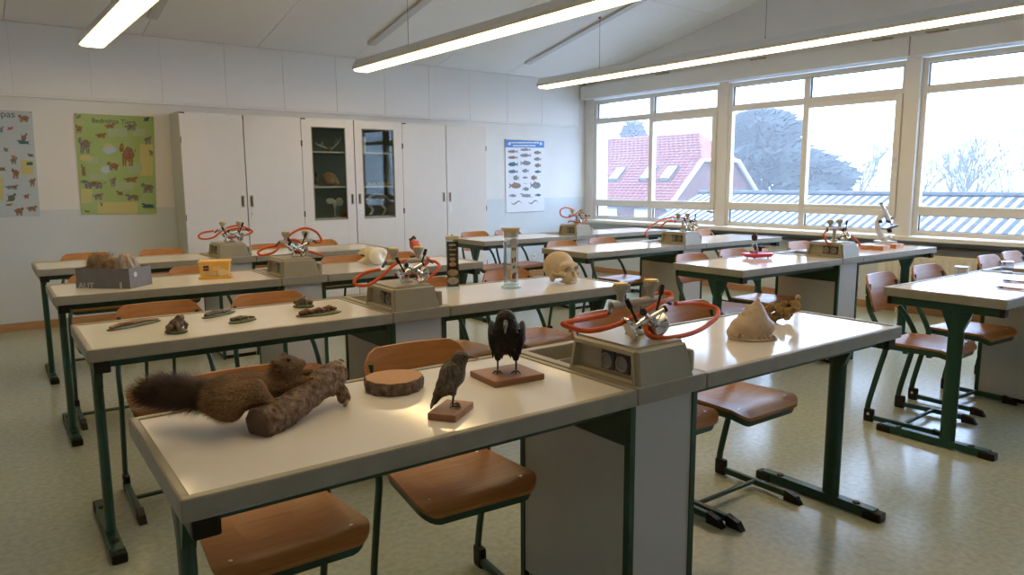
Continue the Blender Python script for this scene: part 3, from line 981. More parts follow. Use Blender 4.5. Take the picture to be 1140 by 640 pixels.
# bunsen burners resting on the units, each with its rubber hose
def burner(s, r, hose_px, label, dx=-.065, flip=1, yy=.165, second=None, tilt=None):
    ux, uy = UNITPOS[(s, r)]
    zt = TZ + .105
    root = thing('bunsen_burner', label, 'bunsen burner', G(ux, uy), TH, 'bunsen burners on the service units')
    # base disc leaning, barrel lying on the housing
    c = Vector((.155 + dx, .10, zt + .036))
    Mx = Matrix.Translation(c) @ Matrix.Rotation(R(62) * flip, 4, 'Y') @ Matrix.Rotation(R(20), 4, 'X')
    MB().lathe([(.036, -.004), (.038, 0), (.034, .006), (.014, .012), (.010, .022), (.0, .022)], 22, M=Mx).build('base', mChrome, root)
    MB().lathe([(.008, .02), (.008, .036), (.013, .036), (.013, .052), (.008, .052), (.008, .060), (.0, .060)], 14, M=Mx).build('air_collar', mChrome, root)
    a = Mx @ Vector((0, 0, .058)); b_ = Mx @ Vector((0, 0, .115))
    MB().tube([a, b_], [.0075, .0075], 12).build('barrel', mChrome, root)
    MB().tube([b_, Mx @ Vector((0, 0, .122))], [.010, .010], 12).build('flame_holder', mBlack, root)
    lv = Mx @ Vector((.015, 0, .03))
    MB().tube([lv, lv + Vector((-.03 * flip, .01, .06))], [.004, .004], 8).tube([lv + Vector((-.03 * flip, .01, .06)), lv + Vector((-.042 * flip, .014, .085))], [.008, .007], 8).build('gas_tap_lever', mBlack, root)
    pts = []
    for q in hose_px:
        yo = q[2] if len(q) > 2 else 0
        p = Py(q[:2], uy + yy + yo)
        pts.append((p.x - ux, p.y - uy, p.z))
    MB().tube(smooth_path(pts, 7), .0072 if s == 'L' or r else .008, 9).build('hose', mHose, root)
    return root
burner('L', 0, [(676, 350, 0), (652, 355, -.01), (630, 359, -.03), (629, 362, -.04), (650, 368, -.05), (672, 366, -.06), (695, 358, -.05), (716, 348, -.04), (735, 337, -.03), (747, 332, .0), (744, 326, .02), (728, 328, .03), (702, 339, .02)],
       'chrome bunsen burner with orange hose on the housing nearest the crow', -.09)
burner('L', 0, [(742, 345, 0), (726, 352, -.01), (719, 364, -.05), (724, 374, -.08), (745, 376, -.10), (775, 369, -.09), (797, 354, -.06), (797, 343, -.02), (775, 338, .02), (752, 338, .0)],
       'chrome bunsen burner whose orange hose loops wide over the seashell desk', .02, -1)
burner('L', 1, [(423, 300, 0), (408, 303, -.01), (396, 310, -.02), (396, 317, -.04), (410, 317, -.05), (424, 308, -.04), (440, 294, -.02), (455, 289, 0), (470, 288, .02)],
       'bunsen burner with looped red hose behind the frog model', -.07)
burner('L', 1, [(440, 305, 0), (450, 307, -.02), (465, 300, -.02), (477, 291, -.01), (476, 287, .02), (470, 289, .02), (484, 291, .02), (489, 297, -.02), (480, 307, -.04), (466, 313, -.05)],
       'bunsen burner with red hose beside the black specimen jar', .045, -1)
burner('L', 2, [(309, 273, 0), (295, 276, 0), (287, 281, -.01), (292, 284, -.02), (306, 280, -.02), (316, 268, 0), (328, 258, .0), (341, 254, .0), (353, 259, .01), (358, 269, .0), (350, 270, .0)],
       'bunsen burner with high arching red hose beside the yellow tub', -.06)
burner('L', 2, [(316, 269, 0), (328, 267, -.02), (338, 273, -.03), (336, 281, -.04), (328, 280, -.05), (345, 280, -.04), (360, 285, -.05)],
       'bunsen burner with low red hose in front of the giant tooth', .02, -1)
burner('L', 3, [(238, 257, 0), (226, 259, 0), (221, 263, -.01), (226, 266, -.02), (238, 264, -.02), (250, 255, 0), (264, 251, .0), (275, 254, .0), (281, 258, .0), (272, 262, -.02), (254, 265, -.03)],
       'bunsen burner with red hose nearest the cabinet doors', -.075)
burner('L', 3, [(247, 262, 0), (256, 256, -.02), (266, 254, -.02), (274, 256, .0)],
       'second dark-based bunsen burner on the unit nearest the cabinets', .05, -1)
burner('R', 1, [(920, 257, 0), (917, 262, -.02), (922, 271, -.05), (934, 278, -.07), (948, 280, -.08), (957, 276, -.06), (955, 269, -.03), (944, 260, -.01), (932, 254, .0), (926, 253, 0)],
       'bunsen burner with dark red hose draped before the microscope', .03, -1)
burner('R', 2, [(721, 263, 0), (719, 262, -.02), (719, 258, -.03), (727, 250, -.02), (742, 243, 0), (757, 242, .0), (768, 245, .0), (775, 250, .0)],
       'bunsen burner with red hose arching over the unit by the windows', .075, -1)
burner('R', 2, [(734, 254, 0), (742, 247, -.02), (752, 246, -.02)],
       'bunsen burner half hidden on the unit by the windows', -.05)
burner('R', 3, [(638, 233, .02), (630, 231, .01), (624, 234, 0), (625, 240, 0), (633, 242, -.01), (641, 238, -.02), (646, 235, 0), (652, 240, .01), (652, 246, .0), (646, 248, -.02), (636, 246, -.02), (633, 247, -.03)],
       'bunsen burner with red figure-eight hose under the fish poster', -.02)

# ------------------------------------------------------------------ chairs
def make_chair():
    root = empty('school_chair')
    # seat: rounded trapezoid of moulded ply with a waterfall front, over a green pan
    def outline(w0, w1, d0, d1, r, n=5):
        pts = []
        cor = [(-w0, d0), (w0, d0), (w1, d1), (-w1, d1)]
        for i, (cx, cy) in enumerate(cor):
            ix, iy = (1 if cx < 0 else -1), (1 if cy < 0 else -1)
            cc = (cx + ix * r, cy + iy * r)
            a0 = [math.pi, 1.5 * math.pi, 0, .5 * math.pi][i]
            for k in range(n + 1):
                a = a0 + k / n * math.pi / 2
                pts.append((cc[0] + r * math.cos(a), cc[1] + r * math.sin(a)))
        return pts
    ol = outline(.195, .175, -.185, .175, .05)
    s = MB()
    rings = 7
    vs = []; N = len(ol)
    def zt(x, y):
        z = .452 - .010 * math.exp(-((y - .04) ** 2) / .012 - x * x / .02)
        if y < -.12: z -= ((-.12 - y) / .065) ** 2 * .022
        z += .012 * (abs(x) / .19) ** 3
        return z
    fs = []
    for i in range(rings):
        f = 1 - i / rings
        for (x, y) in ol:
            vs.append((x * f, y * f, zt(x * f, y * f)))
    vs.append((0, 0, zt(0, 0)))
    for i in range(rings - 1):
        for k in range(N):
            k2 = (k + 1) % N
            fs.append((i * N + k, i * N + k2, (i + 1) * N + k2, (i + 1) * N + k))
    for k in range(N):
        fs.append(((rings - 1) * N + k, (rings - 1) * N + (k + 1) % N, rings * N))
    nb = len(vs)
    for (x, y) in ol: vs.append((x, y, zt(x, y) - .012))
    for k in range(N):
        fs.append((k, nb + k, nb + (k + 1) % N, (k + 1) % N))
    fs.append(tuple(nb + k for k in reversed(range(N))))
    s.add(vs, fs).build('seat', mPly, root)
    p = MB()
    ol2 = outline(.190, .17, -.178, .17, .05)
    q = [(x, y, zt(x, y) - .0125) for x, y in ol2]
    q2 = [(x * .97, y * .97, zt(x, y) - .042) for x, y in ol2]
    p.add(q + q2, [(k, (k + 1) % N, N + (k + 1) % N, N + k) for k in range(N)] + [tuple(N + k for k in reversed(range(N)))] + [tuple(range(N))])
    p.build('seat_pan', mGreen, root)
    for (x, y) in ((-.15, -.13), (.15, -.13), (-.14, .12), (.14, .12)):
        MB().tube([(x, y, zt(x, y) - .001), (x, y, zt(x, y) + .002)], .005, 8).build('screw', mScrew, root)
    for y in (-.05, .07):
        MB().box(-.12, .12, y - .012, y + .012, .395, .412, .003).build('seat_bracket', mGreen, root)
    # backrest
    bk = MB()
    nx, nz = 14, 8
    W, H0, H1 = .185, .605, .805
    vs = []; fs = []
    def bp(u, v, off):
        x = u * W
        # rounded upper and lower corners
        zz0 = H0 + .045 * max(0, abs(u) - .72) ** 2 / .078; zz1 = H1 - .055 * max(0, abs(u) - .70) ** 2 / .09
        z = zz0 + (zz1 - zz0) * v
        y = .245 + .055 * (z - H0) / (H1 - H0) - .035 * u * u + .012 * max(0, v - .7) + off
        return (x, y, z)
    for off in (0, .012):
        for j in range(nz + 1):
            for i in range(nx + 1):
                vs.append(bp(-1 + 2 * i / nx, j / nz, off))
    A = (nx + 1) * (nz + 1)
    for j in range(nz):
        for i in range(nx):
            a = j * (nx + 1) + i
            fs.append((a, a + 1, a + nx + 2, a + nx + 1)); fs.append((A + a, A + a + nx + 1, A + a + nx + 2, A + a + 1))
    bd = [i for i in range(nx + 1)] + [j * (nx + 1) + nx for j in range(1, nz + 1)] + [nz * (nx + 1) + i for i in range(nx - 1, -1, -1)] + [j * (nx + 1) for j in range(nz - 1, 0, -1)]
    for i in range(len(bd)):
        a, b_ = bd[i], bd[(i + 1) % len(bd)]
        fs.append((a, A + a, A + b_, b_))
    bk.add(vs, fs).build('backrest', mPly, root)
    for sx in (-1, 1):
        pts = smooth_path([(sx * .160, .268, .76), (sx * .165, .255, .64), (sx * .186, .20, .55), (sx * .192, .150, .46), (sx * .192, .140, .415), (sx * .192, .160, .33), (sx * .192, .205, .13), (sx * .192, .214, .07)], 4)
        fr = MB().tube(pts, .0135, 10, flat=(.8, 1.1))
        sf = fr.build('side_tube', mGreen, root)
        sk = MB().box(sx * .192 - .011, sx * .192 + .011, -.15, .185, .012, .040, .006).build('skid', mGreen, root)
        MB().box(sx * .192 - .014, sx * .192 + .014, .175, .230, .0, .075, .011).build('corner_cap', mBlack, sk)
        MB().hexa([(sx * .192 - .014, -.205, 0), (sx * .192 + .014, -.205, 0), (sx * .192 + .014, -.13, 0), (sx * .192 - .014, -.13, 0)], [(sx * .192 - .013, -.185, .03), (sx * .192 + .013, -.185, .03), (sx * .192 + .013, -.13, .044), (sx * .192 - .013, -.13, .044)]).build('end_cap', mBlack, sk)
        MB().tube([(sx * .2055, .203, .045), (sx * .2075, .203, .045)], .008, 10).build('bolt', mScrew, sk)
        MB().tube([(sx * .165, .282 - .012, .70), (sx * .165, .286 - .012, .70)], .007, 8).build('rivet', mScrew, root)
    MB().tube([(-.185, .02, .03), (.185, .02, .03)], .010, 8).build('crossbar', mGreen, root)
    return root
chair = make_chair()
chairs = [
    (.540, 1.80, 'wooden chair tucked under the squirrel, cut by the lower picture edge'),
    (1.085, 1.80, 'wooden chair whose backrest rises behind the wood slice', -4),
    (2.005, 1.86, 'wooden chair half hidden behind the nearest service unit'),
    (2.43, 1.80, 'wooden chair under the seashell desk, seat beside the nearest service unit'),
    (.585, 3.24, 'wooden chair behind the slow-worm and toad models'),
    (1.07, 3.22, 'wooden chair behind the frog model'),
    (1.93, 3.22, 'wooden chair between service unit and black specimen jar'),
    (2.50, 3.24, 'wooden chair behind the tall glass jar'),
    (.525, 4.66, 'wooden chair mostly hidden by the grey carton'),
    (1.07, 4.68, 'wooden chair behind the yellow tub'),
    (2.07, 4.68, 'wooden chair behind the giant tooth'),
    (2.49, 4.68, 'wooden chair below the red heart model'),
    (.60, 6.18, 'wooden chair before the wall, left of the bird nest'),
    (1.14, 6.20, 'wooden chair standing below the green poster'),
    (1.97, 6.10, 'wooden chair before the closed cabinet beside the farthest unit'),
    (2.49, 6.24, 'wooden chair before the glazed cabinet doors'),
    (4.08, 1.79, 'wooden chair at the aisle end of the beaker desk', 3),
    (4.665, 1.82, 'wooden chair behind the upright glass beaker', -3),
    (5.60, 1.83, 'wooden chair in front of the radiator'),
    (6.02, 1.84, 'wooden chair at the far end of the radiator, cut by the picture edge'),
    (4.12, 3.20, 'wooden chair at the aisle end of the red tray desk'),
    (4.665, 3.25, 'wooden chair directly behind the red tray'),
    (5.66, 3.32, 'wooden chair half hidden behind the microscope unit'),
    (4.13, 4.68, 'wooden chair behind the skull at the second desk row'),
    (4.665, 4.73, 'wooden chair between the skull and the hose-arched unit'),
    (6.26, 4.88, 'wooden chair peeping out behind the hose-arched unit'),
    (4.23, 6.26, 'wooden chair below the fish poster beside the black specimen jar'),
    (4.665, 6.26, 'wooden chair seen right of the tall glass jar, below the fish poster'),
]
for c in chairs:
    place(chair, c[0], c[1], c[2], 'chair', 'school chairs with green skid frames', TH + R(c[3] if len(c) > 3 else 0))

# ------------------------------------------------------------------ tall cabinets on the back wall
CY0, CY1, CZ = 7.56, 7.936, 2.02
CX = [1.841, 3.05, 4.268, 5.475]
def cabinet(x0, x1, label, glazed):
    c = thing('tall_cabinet', label, 'cabinet', ((x0 + x1) / 2, CY0, 0), 0, 'tall grey cabinets along the back wall')
    hw = (x1 - x0) / 2 - .002
    dpt = CY1 - CY0
    t = .02
    b = MB()
    b.box(-hw, -hw + t, .02, dpt, .0, CZ); b.box(hw - t, hw, .02, dpt, .0, CZ)
    b.box(-hw + t, hw - t, .02, dpt, CZ - t, CZ); b.box(-hw + t, hw - t, .02, dpt, .0, .07)
    b.build('carcass', mCabSide, c)
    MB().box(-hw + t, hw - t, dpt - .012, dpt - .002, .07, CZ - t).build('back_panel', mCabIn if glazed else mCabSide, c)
    if glazed:
        for z in (.55, .93, 1.275, 1.655):
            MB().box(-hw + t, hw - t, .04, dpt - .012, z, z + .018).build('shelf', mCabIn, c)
            MB().box(-hw + t, hw - t, .038, .042, z, z + .018).build('shelf_edge', mCab, c)
    for s in (-1, 1):
        xa, xb = (-hw, -.005) if s < 0 else (.005, hw)
        if not glazed:
            d = MB().box(xa, xb, 0, .02, .07, CZ - .004, .002).build('door', mCab, c)
        else:
            m = MB()
            ga, gb, za, zb_ = xa + .115, xb - .105, .93, 1.925
            if s > 0: ga, gb = xa + .095, xb - .115
            m.box(xa, ga, 0, .02, .07, CZ - .004, .002).box(gb, xb, 0, .02, .07, CZ - .004, .002)
            m.box(ga - .001, gb + .001, 0.0005, .0195, .07, za).box(ga - .001, gb + .001, 0.0005, .0195, zb_, CZ - .004)
            d = m.build('door', mCab, c)
            e = MB()
            for (p0, p1, q0, q1) in ((ga - .006, ga + .004, za - .006, zb_ + .006), (gb - .004, gb + .006, za - .006, zb_ + .006), (ga, gb, za - .006, za + .004), (ga, gb, zb_ - .004, zb_ + .006)):
                e.box(p0, p1, -.003, .0, q0, q1)
            e.build('glass_bead', mEdge, d)
            MB().box(ga, gb, .008, .012, za, zb_).build('pane', mCabGlass, d)
        xh = -.045 if s < 0 else .045
        h = MB().box(xh - .017, xh + .017, -.004, .0, 1.09, 1.21, .001).build('handle', mHandle, d)
        MB().box(xh - .010, xh + .010, -.0055, -.004, 1.105, 1.195).build('grip_recess', mDark, h)
        MB().box(xh + .002, xh + .009, -.012, -.004, 1.11, 1.19, .002).build('grip', mHandle, h)
        if s > 0:
            lk = MB().box(xh - .012, xh + .012, -.004, .0, .98, 1.045, .001).build('lock', mScrew, d)
            MB().tube([(xh, -.004, 1.02), (xh, -.008, 1.02)], .006, 10).build('keyhole', mHandle, lk)
        for z in (.3, 1.0, 1.75):
            xx = xa + .003 if s < 0 else xb - .003
            MB().box(xx - .003, xx + .003, -.005, .0, z - .03, z + .03).build('hinge', mDark, d)
    MB().box(-hw - .0, -hw + .05, -.002, .001, CZ - .018, CZ - .006).build('name_tab', mDark, c)
    return c
cabinet(CX[0], CX[1], 'closed grey two-door cabinet beside the green poster', False)
cabinet(CX[1], CX[2], 'grey cabinet with two glazed doors showing specimens', True)
cabinet(CX[2], CX[3], 'closed grey two-door cabinet beside the fish poster', False)

mBone = mat('bone', (0.60, 0.49, 0.33), 0.55, col2=(0.47, 0.36, 0.23), scale=18, bump=.15, bscale=90)
mBoneD = mat('bone_tan', (0.45, 0.27, 0.16), 0.6, var=.2, scale=25)
mBoneW = mat('bone_pale', (0.62, 0.60, 0.54), 0.6, var=.1, scale=25)
mOchre = mat('ochre_card', (0.45, 0.33, 0.13), 0.7, var=.15, scale=20)
mRedL = mat('red_lacquer', (0.42, 0.06, 0.04), .5)
mPaperW = mat('paper_white', (0.74, 0.74, 0.74), .6, var=.02)
mPurple = mat('purple_dark', (0.04, 0.03, 0.05), .6)
def cab_pt(px, z=None, y=7.70):
    return Wy(px, y)
# specimens behind the glass
def cab_item(name, px, zshelf, label, cat, fn, y=7.70):
    p = Wy(px, y)
    r = thing(name, label, cat, (p.x, y, zshelf + .018), 0, 'specimens behind the cabinet glass')
    fn(r)
    return r
def f_antler(r):
    b = MB()
    for s, h in ((-1, .10), (1, .17)):
        b.tube(smooth_path([(0, 0, .02), (s * .06, 0, .05), (s * .13, 0, h * .7), (s * .15, 0, h)], 4), [.010] * 4 + [.009] * 4 + [.007] * 4 + [.004], 7)
        b.tube([(s * .07, 0, .055), (s * .08, -.02, .12)], [.007, .003], 6)
        b.tube([(s * .12, 0, h * .6), (s * .08, -.01, h * .95)], [.007, .003], 6)
    b.build('antler', mBoneW, r)
    SDF(.01).ell((0, 0, .025), (.03, .05, .025)).build('skull_plate', mBoneD, r, .008)
def f_skullsmall(r):
    s = SDF(.02).ell((0, 0, .08), (.085, .075, .075)).ell((.06, -.02, .045), (.05, .05, .04))
    s.ell((.085, -.06, .055), (.018, .02, .016), sub=True)
    s.build('cranium', mBoneD, r, .008)
    MB().box(.03, .10, -.05, .01, .0, .012, .004).build('jaw', mBoneD, r)
def f_mask(r):
    SDF(.01).ell((0, 0, .14), (.02, .02, .05)).ell((-.05, 0, .18), (.055, .02, .035)).ell((.06, .0, .17), (.05, .02, .05)).build('head', mBoneW, r, .008)
    MB().tube([(0, 0, .0), (0, 0, .12)], .008, 8).build('rod', mBoneW, r)
    MB().box(-.05, .05, -.04, .04, 0, .012, .003).build('base', mBoneD, r)
def f_redpiece(r):
    SDF(.01).ell((0, 0, .03), (.035, .03, .028)).ell((.02, 0, .05), (.015, .015, .012)).build('body', mRedL, r, .007)
def f_tray(r):
    MB().box(-.17, .17, -.06, .08, 0, .02, .003).build('board', mOchre, r)
    q = MB()
    for i in range(5):
        q.box(-.15 + i * .062, -.10 + i * .062, -.05, .07, .021, .035, .003)
    q.build('sample_strips', mBone, r)
def f_skeleton(r):
    b = MB()
    b.tube(smooth_path([(-.15, 0, .18), (-.08, 0, .235), (.02, 0, .25), (.11, 0, .22), (.16, 0, .17)], 4), .011, 8)
    b.build('spine', mBoneW, r)
    for x0, xs in ((-.085, (-.05, -.10)), (.08, (.03, .10))):
        for dx in (0, .035):
            MB().tube(smooth_path([(x0 + dx, dx * .8, .23), (x0 + dx - .035, dx * .8, .13), (x0 + dx + .01, dx * .8, .07), (x0 + dx - .03, dx * .8, .0)], 4), .007, 6).build('leg_bone', mBoneW, r)
    rb = MB()
    for i in range(7):
        x = -.05 + i * .022
        rb.tube([(x, -.002, .242), (x, -.028, .20), (x, -.02, .165)], .0035, 5)
    rb.build('ribs', mBoneW, r)
    SDF(.006).ell((.185, 0, .165), (.03, .016, .018)).build('skull', mBoneW, r, .006)
    MB().box(-.18, .20, -.05, .06, -.001, .006).build('base', mBoneD, r)
def f_bird(r):
    SDF(.02).ell((0, 0, .07), (.05, .04, .05)).ell((.03, 0, .13), (.026, .026, .026)).cap((-.03, 0, .06), (-.09, 0, .03), .02, .01).build('body', mPurple, r, .008)
    MB().tube([(.05, 0, .13), (.08, 0, .125)], [.008, .002], 6).build('beak', mBone, r)
    MB().box(-.05, .05, -.03, .03, 0, .015, .003).build('base', mBoneD, r)
def f_jar(r):
    MB().lathe([(.035, 0), (.035, .16), (.028, .175)], 16).build('glass_body', mBoneW, r)
    MB().lathe([(.03, .176), (.03, .20)], 16).build('lid', mRedL, r)
cab_item('antlers', (366, 166), 1.655, 'pale branching antlers on the top shelf behind the left glass door', 'antlers', f_antler)
cab_item('animal_skull', (367, 209), 1.275, 'tan skull on the middle shelf behind the left glass door', 'skull', f_skullsmall)
cab_item('stuffed_bird', (349, 209), 1.275, 'small dark stuffed bird beside the tan cabinet skull', 'bird', f_bird)
cab_item('winged_model', (373, 243), .93, 'pale winged model on a rod on the lowest glazed shelf', 'model', f_mask)
cab_item('red_model', (384, 247), .93, 'small red model at the foot of the winged model', 'model', f_redpiece, 7.66)
cab_item('sample_tray', (420, 208), 1.275, 'ochre sample tray on the middle shelf behind the right glass door', 'tray', f_tray)
cab_item('animal_skeleton', (421, 245), .93, 'small white animal skeleton on the lowest shelf behind the right glass door', 'skeleton', f_skeleton)
cab_item('preserve_jar', (404, 167), 1.655, 'pale jar with red lid on the top shelf behind the right glass door', 'jar', f_jar)

# ------------------------------------------------------------------ posters (flat print on sheets)
mPGreen = mat('print_green', (0.30, 0.42, 0.13), .45, col2=(0.36, 0.48, 0.20), scale=3)
mPBlue = mat('print_paleblue', (0.42, 0.50, 0.54), .45, col2=(0.48, 0.55, 0.58), scale=3)
mInk = mat('print_ink', (0.10, 0.13, 0.09), .5)
mPB = mat('print_brown', (0.13, 0.075, 0.045), .5, col2=(0.30, 0.18, 0.10), scale=40)
mPG = mat('print_grey', (0.10, 0.10, 0.11), .5, col2=(0.26, 0.25, 0.25), scale=40)
mPO = mat('print_orange', (0.34, 0.17, 0.06), .5, col2=(0.18, 0.08, 0.04), scale=40)
mPY = mat('print_yellow', (0.52, 0.48, 0.20), .5)
mPS = mat('print_sky', (0.42, 0.52, 0.58), .5)
mPT = mat('print_teal', (0.03, 0.11, 0.16), .5)
mPR = mat('print_red', (0.5, 0.12, 0.06), .5)
mPP = mat('print_text_block', (0.36, 0.46, 0.26), .5)
PM = [mPB, mPG, mPO, mPY, mPS, mPT, mPR, mPP, mInk]
YPO = YB - .004 - .006
def blob(mb, pts, y, ci):
    mb.cm = ci
    q = [Wy(p, YPO) for p in pts]
    mb.add([(a.x, y, a.z) for a in q], [tuple(range(len(q)))])
def rblob(cx, cy, w_, h_, rnd, n=16, rag=.28):
    return [(cx + w_ / 2 * math.cos(-2 * math.pi * k / n) * (1 - rag * rnd.random()), cy + h_ / 2 * math.sin(-2 * math.pi * k / n) * (1 - rag * rnd.random())) for k in range(n)]
def poster(name, quad, sheet_mat, label, pics, scale, off, pin=True, blocks=()):
    q = [Wy(p, YPO) for p in quad]
    root = thing(name, label, 'poster', ((q[0].x + q[1].x) / 2, YB - .004, min(p.z for p in q)))
    L = root.location
    s = MB().prism([(p.x - L.x, -.006, p.z - L.z) for p in q], (0, .005, 0)).build('sheet', sheet_mat, root, smooth=False)
    rnd = random.Random(len(pics))
    lay = 0
    for (zx, zy, w_, h_, ci, kind) in list(blocks) + list(pics):
        mb = MB()
        cx, cy = off[0] + zx / scale, off[1] + zy / scale
        w2, h2 = w_ / scale, h_ / scale
        lay += 1
        y = YPO - .0006 - lay * 2e-5 
        if kind == 'r':
            pts = [(cx - w2 / 2, cy + h2 / 2), (cx + w2 / 2, cy + h2 / 2), (cx + w2 / 2, cy - h2 / 2), (cx - w2 / 2, cy - h2 / 2)]
            blob(mb, pts, y, ci)
        elif kind == 'f':    # fish, nose left
            pts = []
            for k in range(12):
                a = math.pi - 2 * math.pi * k / 12
                pts.append((cx - w2 * .08 + w2 * .40 * math.cos(a), cy + h2 * .42 * math.sin(a)))
            blob(mb, pts, y, ci)
            blob(mb, [(cx + w2 * .22, cy), (cx + w2 * .5, cy + h2 * .45), (cx + w2 * .42, cy), (cx + w2 * .5, cy - h2 * .45)], y - 1e-5, ci)
            blob(mb, [(cx - w2 * .15, cy - h2 * .36), (cx + w2 * .12, cy - h2 * .36), (cx + w2 * .12, cy - h2 * .58)], y - 1e-5, ci)
        elif kind == 'g':    # fish, nose right
            pts = []
            for k in range(12):
                a = math.pi - 2 * math.pi * k / 12
                pts.append((cx + w2 * .08 + w2 * .40 * math.cos(a), cy + h2 * .42 * math.sin(a)))
            blob(mb, pts, y, ci)
            blob(mb, [(cx - w2 * .22, cy), (cx - w2 * .5, cy - h2 * .45), (cx - w2 * .42, cy), (cx - w2 * .5, cy + h2 * .45)], y - 1e-5, ci)
            blob(mb, [(cx + w2 * .15, cy - h2 * .36), (cx - w2 * .12, cy - h2 * .58), (cx - w2 * .12, cy - h2 * .36)], y - 1e-5, ci)
        elif kind == 's':    # wavy eel / snake
            top = []; bot = []
            for k in range(13):
                t = k / 12
                yy = cy + h2 * .38 * math.sin(t * 7.0)
                th_ = h2 * .16 * math.sin(math.pi * min(1, t * 1.05 + .05)) + .15
                top.append((cx - w2 / 2 + w2 * t, yy - th_)); bot.append((cx - w2 / 2 + w2 * t, yy + th_))
            for k in range(12):
                blob(mb, [bot[k], bot[k + 1], top[k + 1], top[k]], y, ci)
        else:
            sd = 1 if rnd.random() < .5 else -1
            if kind == 'a':
                blob(mb, rblob(cx - sd * w2 * .06, cy, w2 * .80, h2 * .66, rnd), y, ci)
                blob(mb, rblob(cx + sd * w2 * .34, cy - h2 * .24, w2 * .34, h2 * .44, rnd, 10), y - 3e-6, ci)
                for lx in (-.30, -.16, .10, .24):
                    blob(mb, [(cx + w2 * lx, cy + h2 * .5), (cx + w2 * (lx + .10), cy + h2 * .5), (cx + w2 * (lx + .12), cy), (cx + w2 * (lx - .02), cy)], y - 6e-6, ci)
                blob(mb, [(cx - sd * w2 * .36, cy), (cx - sd * w2 * .5, cy + sd * h2 * .1), (cx - sd * w2 * .52, cy - h2 * .25)][::sd], y - 6e-6, ci)
            elif ci in (3, 4):
                blob(mb, rblob(cx, cy, w2, h2, rnd), y, ci)
            else:
                blob(mb, rblob(cx, cy, w2 * .8, h2 * .7, rnd, 12), y, ci)
                blob(mb, rblob(cx + sd * w2 * .3, cy - h2 * .32, w2 * .3, h2 * .34, rnd, 10), y - 3e-6, ci)
                blob(mb, [(cx - w2 * .1, cy), (cx + w2 * .1, cy), (cx - sd * w2 * .5, cy - h2 * .45)], y - 5e-6, ci)
                blob(mb, [(cx - sd * w2 * .52, cy + h2 * .36), (cx, cy + h2 * .2), (cx, cy - h2 * .1)], y - 5e-6, ci)
            if kind == 'a' and w2 > 5:   # paler patch inside the animal picture
                blob(mb, rblob(cx + w2 * .08, cy - h2 * .1, w2 * .5, h2 * .45, rnd, 10), y - 1e-5, {0: 2, 1: 0, 2: 0}.get(ci, ci))
        nm = 'text_block' if kind == 'r' else ('fish_picture' if kind in 'fgs' else 'animal_picture')
        o = bpy.data.objects.new(nm, mb.mesh(nm, PM, smooth=False))
        COL.objects.link(o); o.parent = root; o.location = -L
    for p in q[2:] if pin else ():
        MB().lathe([(.006, 0), (.004, .006), (0, .007)], 8, M=Matrix.Translation((p.x - L.x + (.012 if p is q[3] else -.012), -.006, p.z - L.z - .012)) @ Matrix.Rotation(R(90), 4, 'X')).build('pin', mPR, root)
    return root, L
greenpics = [
    (375, 140, 34, 45, 0, 'a'), (402, 218, 66, 85, 1, 'a'), (522, 128, 52, 26, 0, 'a'), (622, 133, 60, 36, 1, 'a'), (480, 173, 52, 28, 2, 'a'),
    (515, 230, 60, 40, 3, 'b'), (520, 243, 75, 42, 4, 'b'), (605, 262, 78, 116, 2, 'a'), (702, 195, 36, 46, 1, 'a'), (718, 256, 22, 34, 1, 'a'),
    (410, 282, 70, 34, 3, 'b'), (505, 335, 66, 40, 4, 'b'), (538, 318, 60, 44, 0, 'a'), (397, 345, 26, 75, 0, 'b'), (442, 405, 122, 44, 1, 'a'),
    (537, 392, 30, 52, 1, 'a'), (622, 382, 68, 30, 2, 'a'), (702, 422, 66, 50, 1, 'a'), (466, 462, 50, 36, 1, 'a'), (570, 450, 42, 30, 0, 'b'),
    (630, 466, 76, 36, 1, 'a'), (482, 502, 18, 26, 1, 'b'), (705, 510, 78, 32, 5, 'b'), (415, 535, 34, 16, 0, 'b'), (372, 86, 30, 28, 1, 'b'), (695, 98, 34, 30, 5, 'b')]
greenblocks = [(696, 290, 62, 150, 3, 'r'), (560, 518, 190, 56, 3, 'r'), (412, 462, 50, 68, 3, 'r'), (560, 160, 90, 40, 7, 'r'), (640, 330, 70, 50, 7, 'r'), (470, 370, 90, 30, 7, 'r'), (590, 415, 90, 36, 7, 'r'), (440, 290, 60, 36, 7, 'r'), (660, 160, 60, 36, 7, 'r')]
sc4 = 4.268
gp, gL = poster('animal_poster', [(91, 239), (174.5, 238), (171, 130), (82.5, 126)], mPGreen, 'green poster of endangered animals on the wall beside the cabinets', greenpics, sc4, (0, 110), True, greenblocks)
pA = Wy((102, 136.5), YPO); pB = Wy((151.5, 136.5), YPO)
text_mesh('title', 'Bedrohte Tiere', (pB.x - pA.x) / 6.3, mInk, gp, Matrix.Translation((pA.x - gL.x, -.0075, pA.z - gL.z)) @ Matrix.Rotation(R(90), 4, 'X'), bold=.0005)
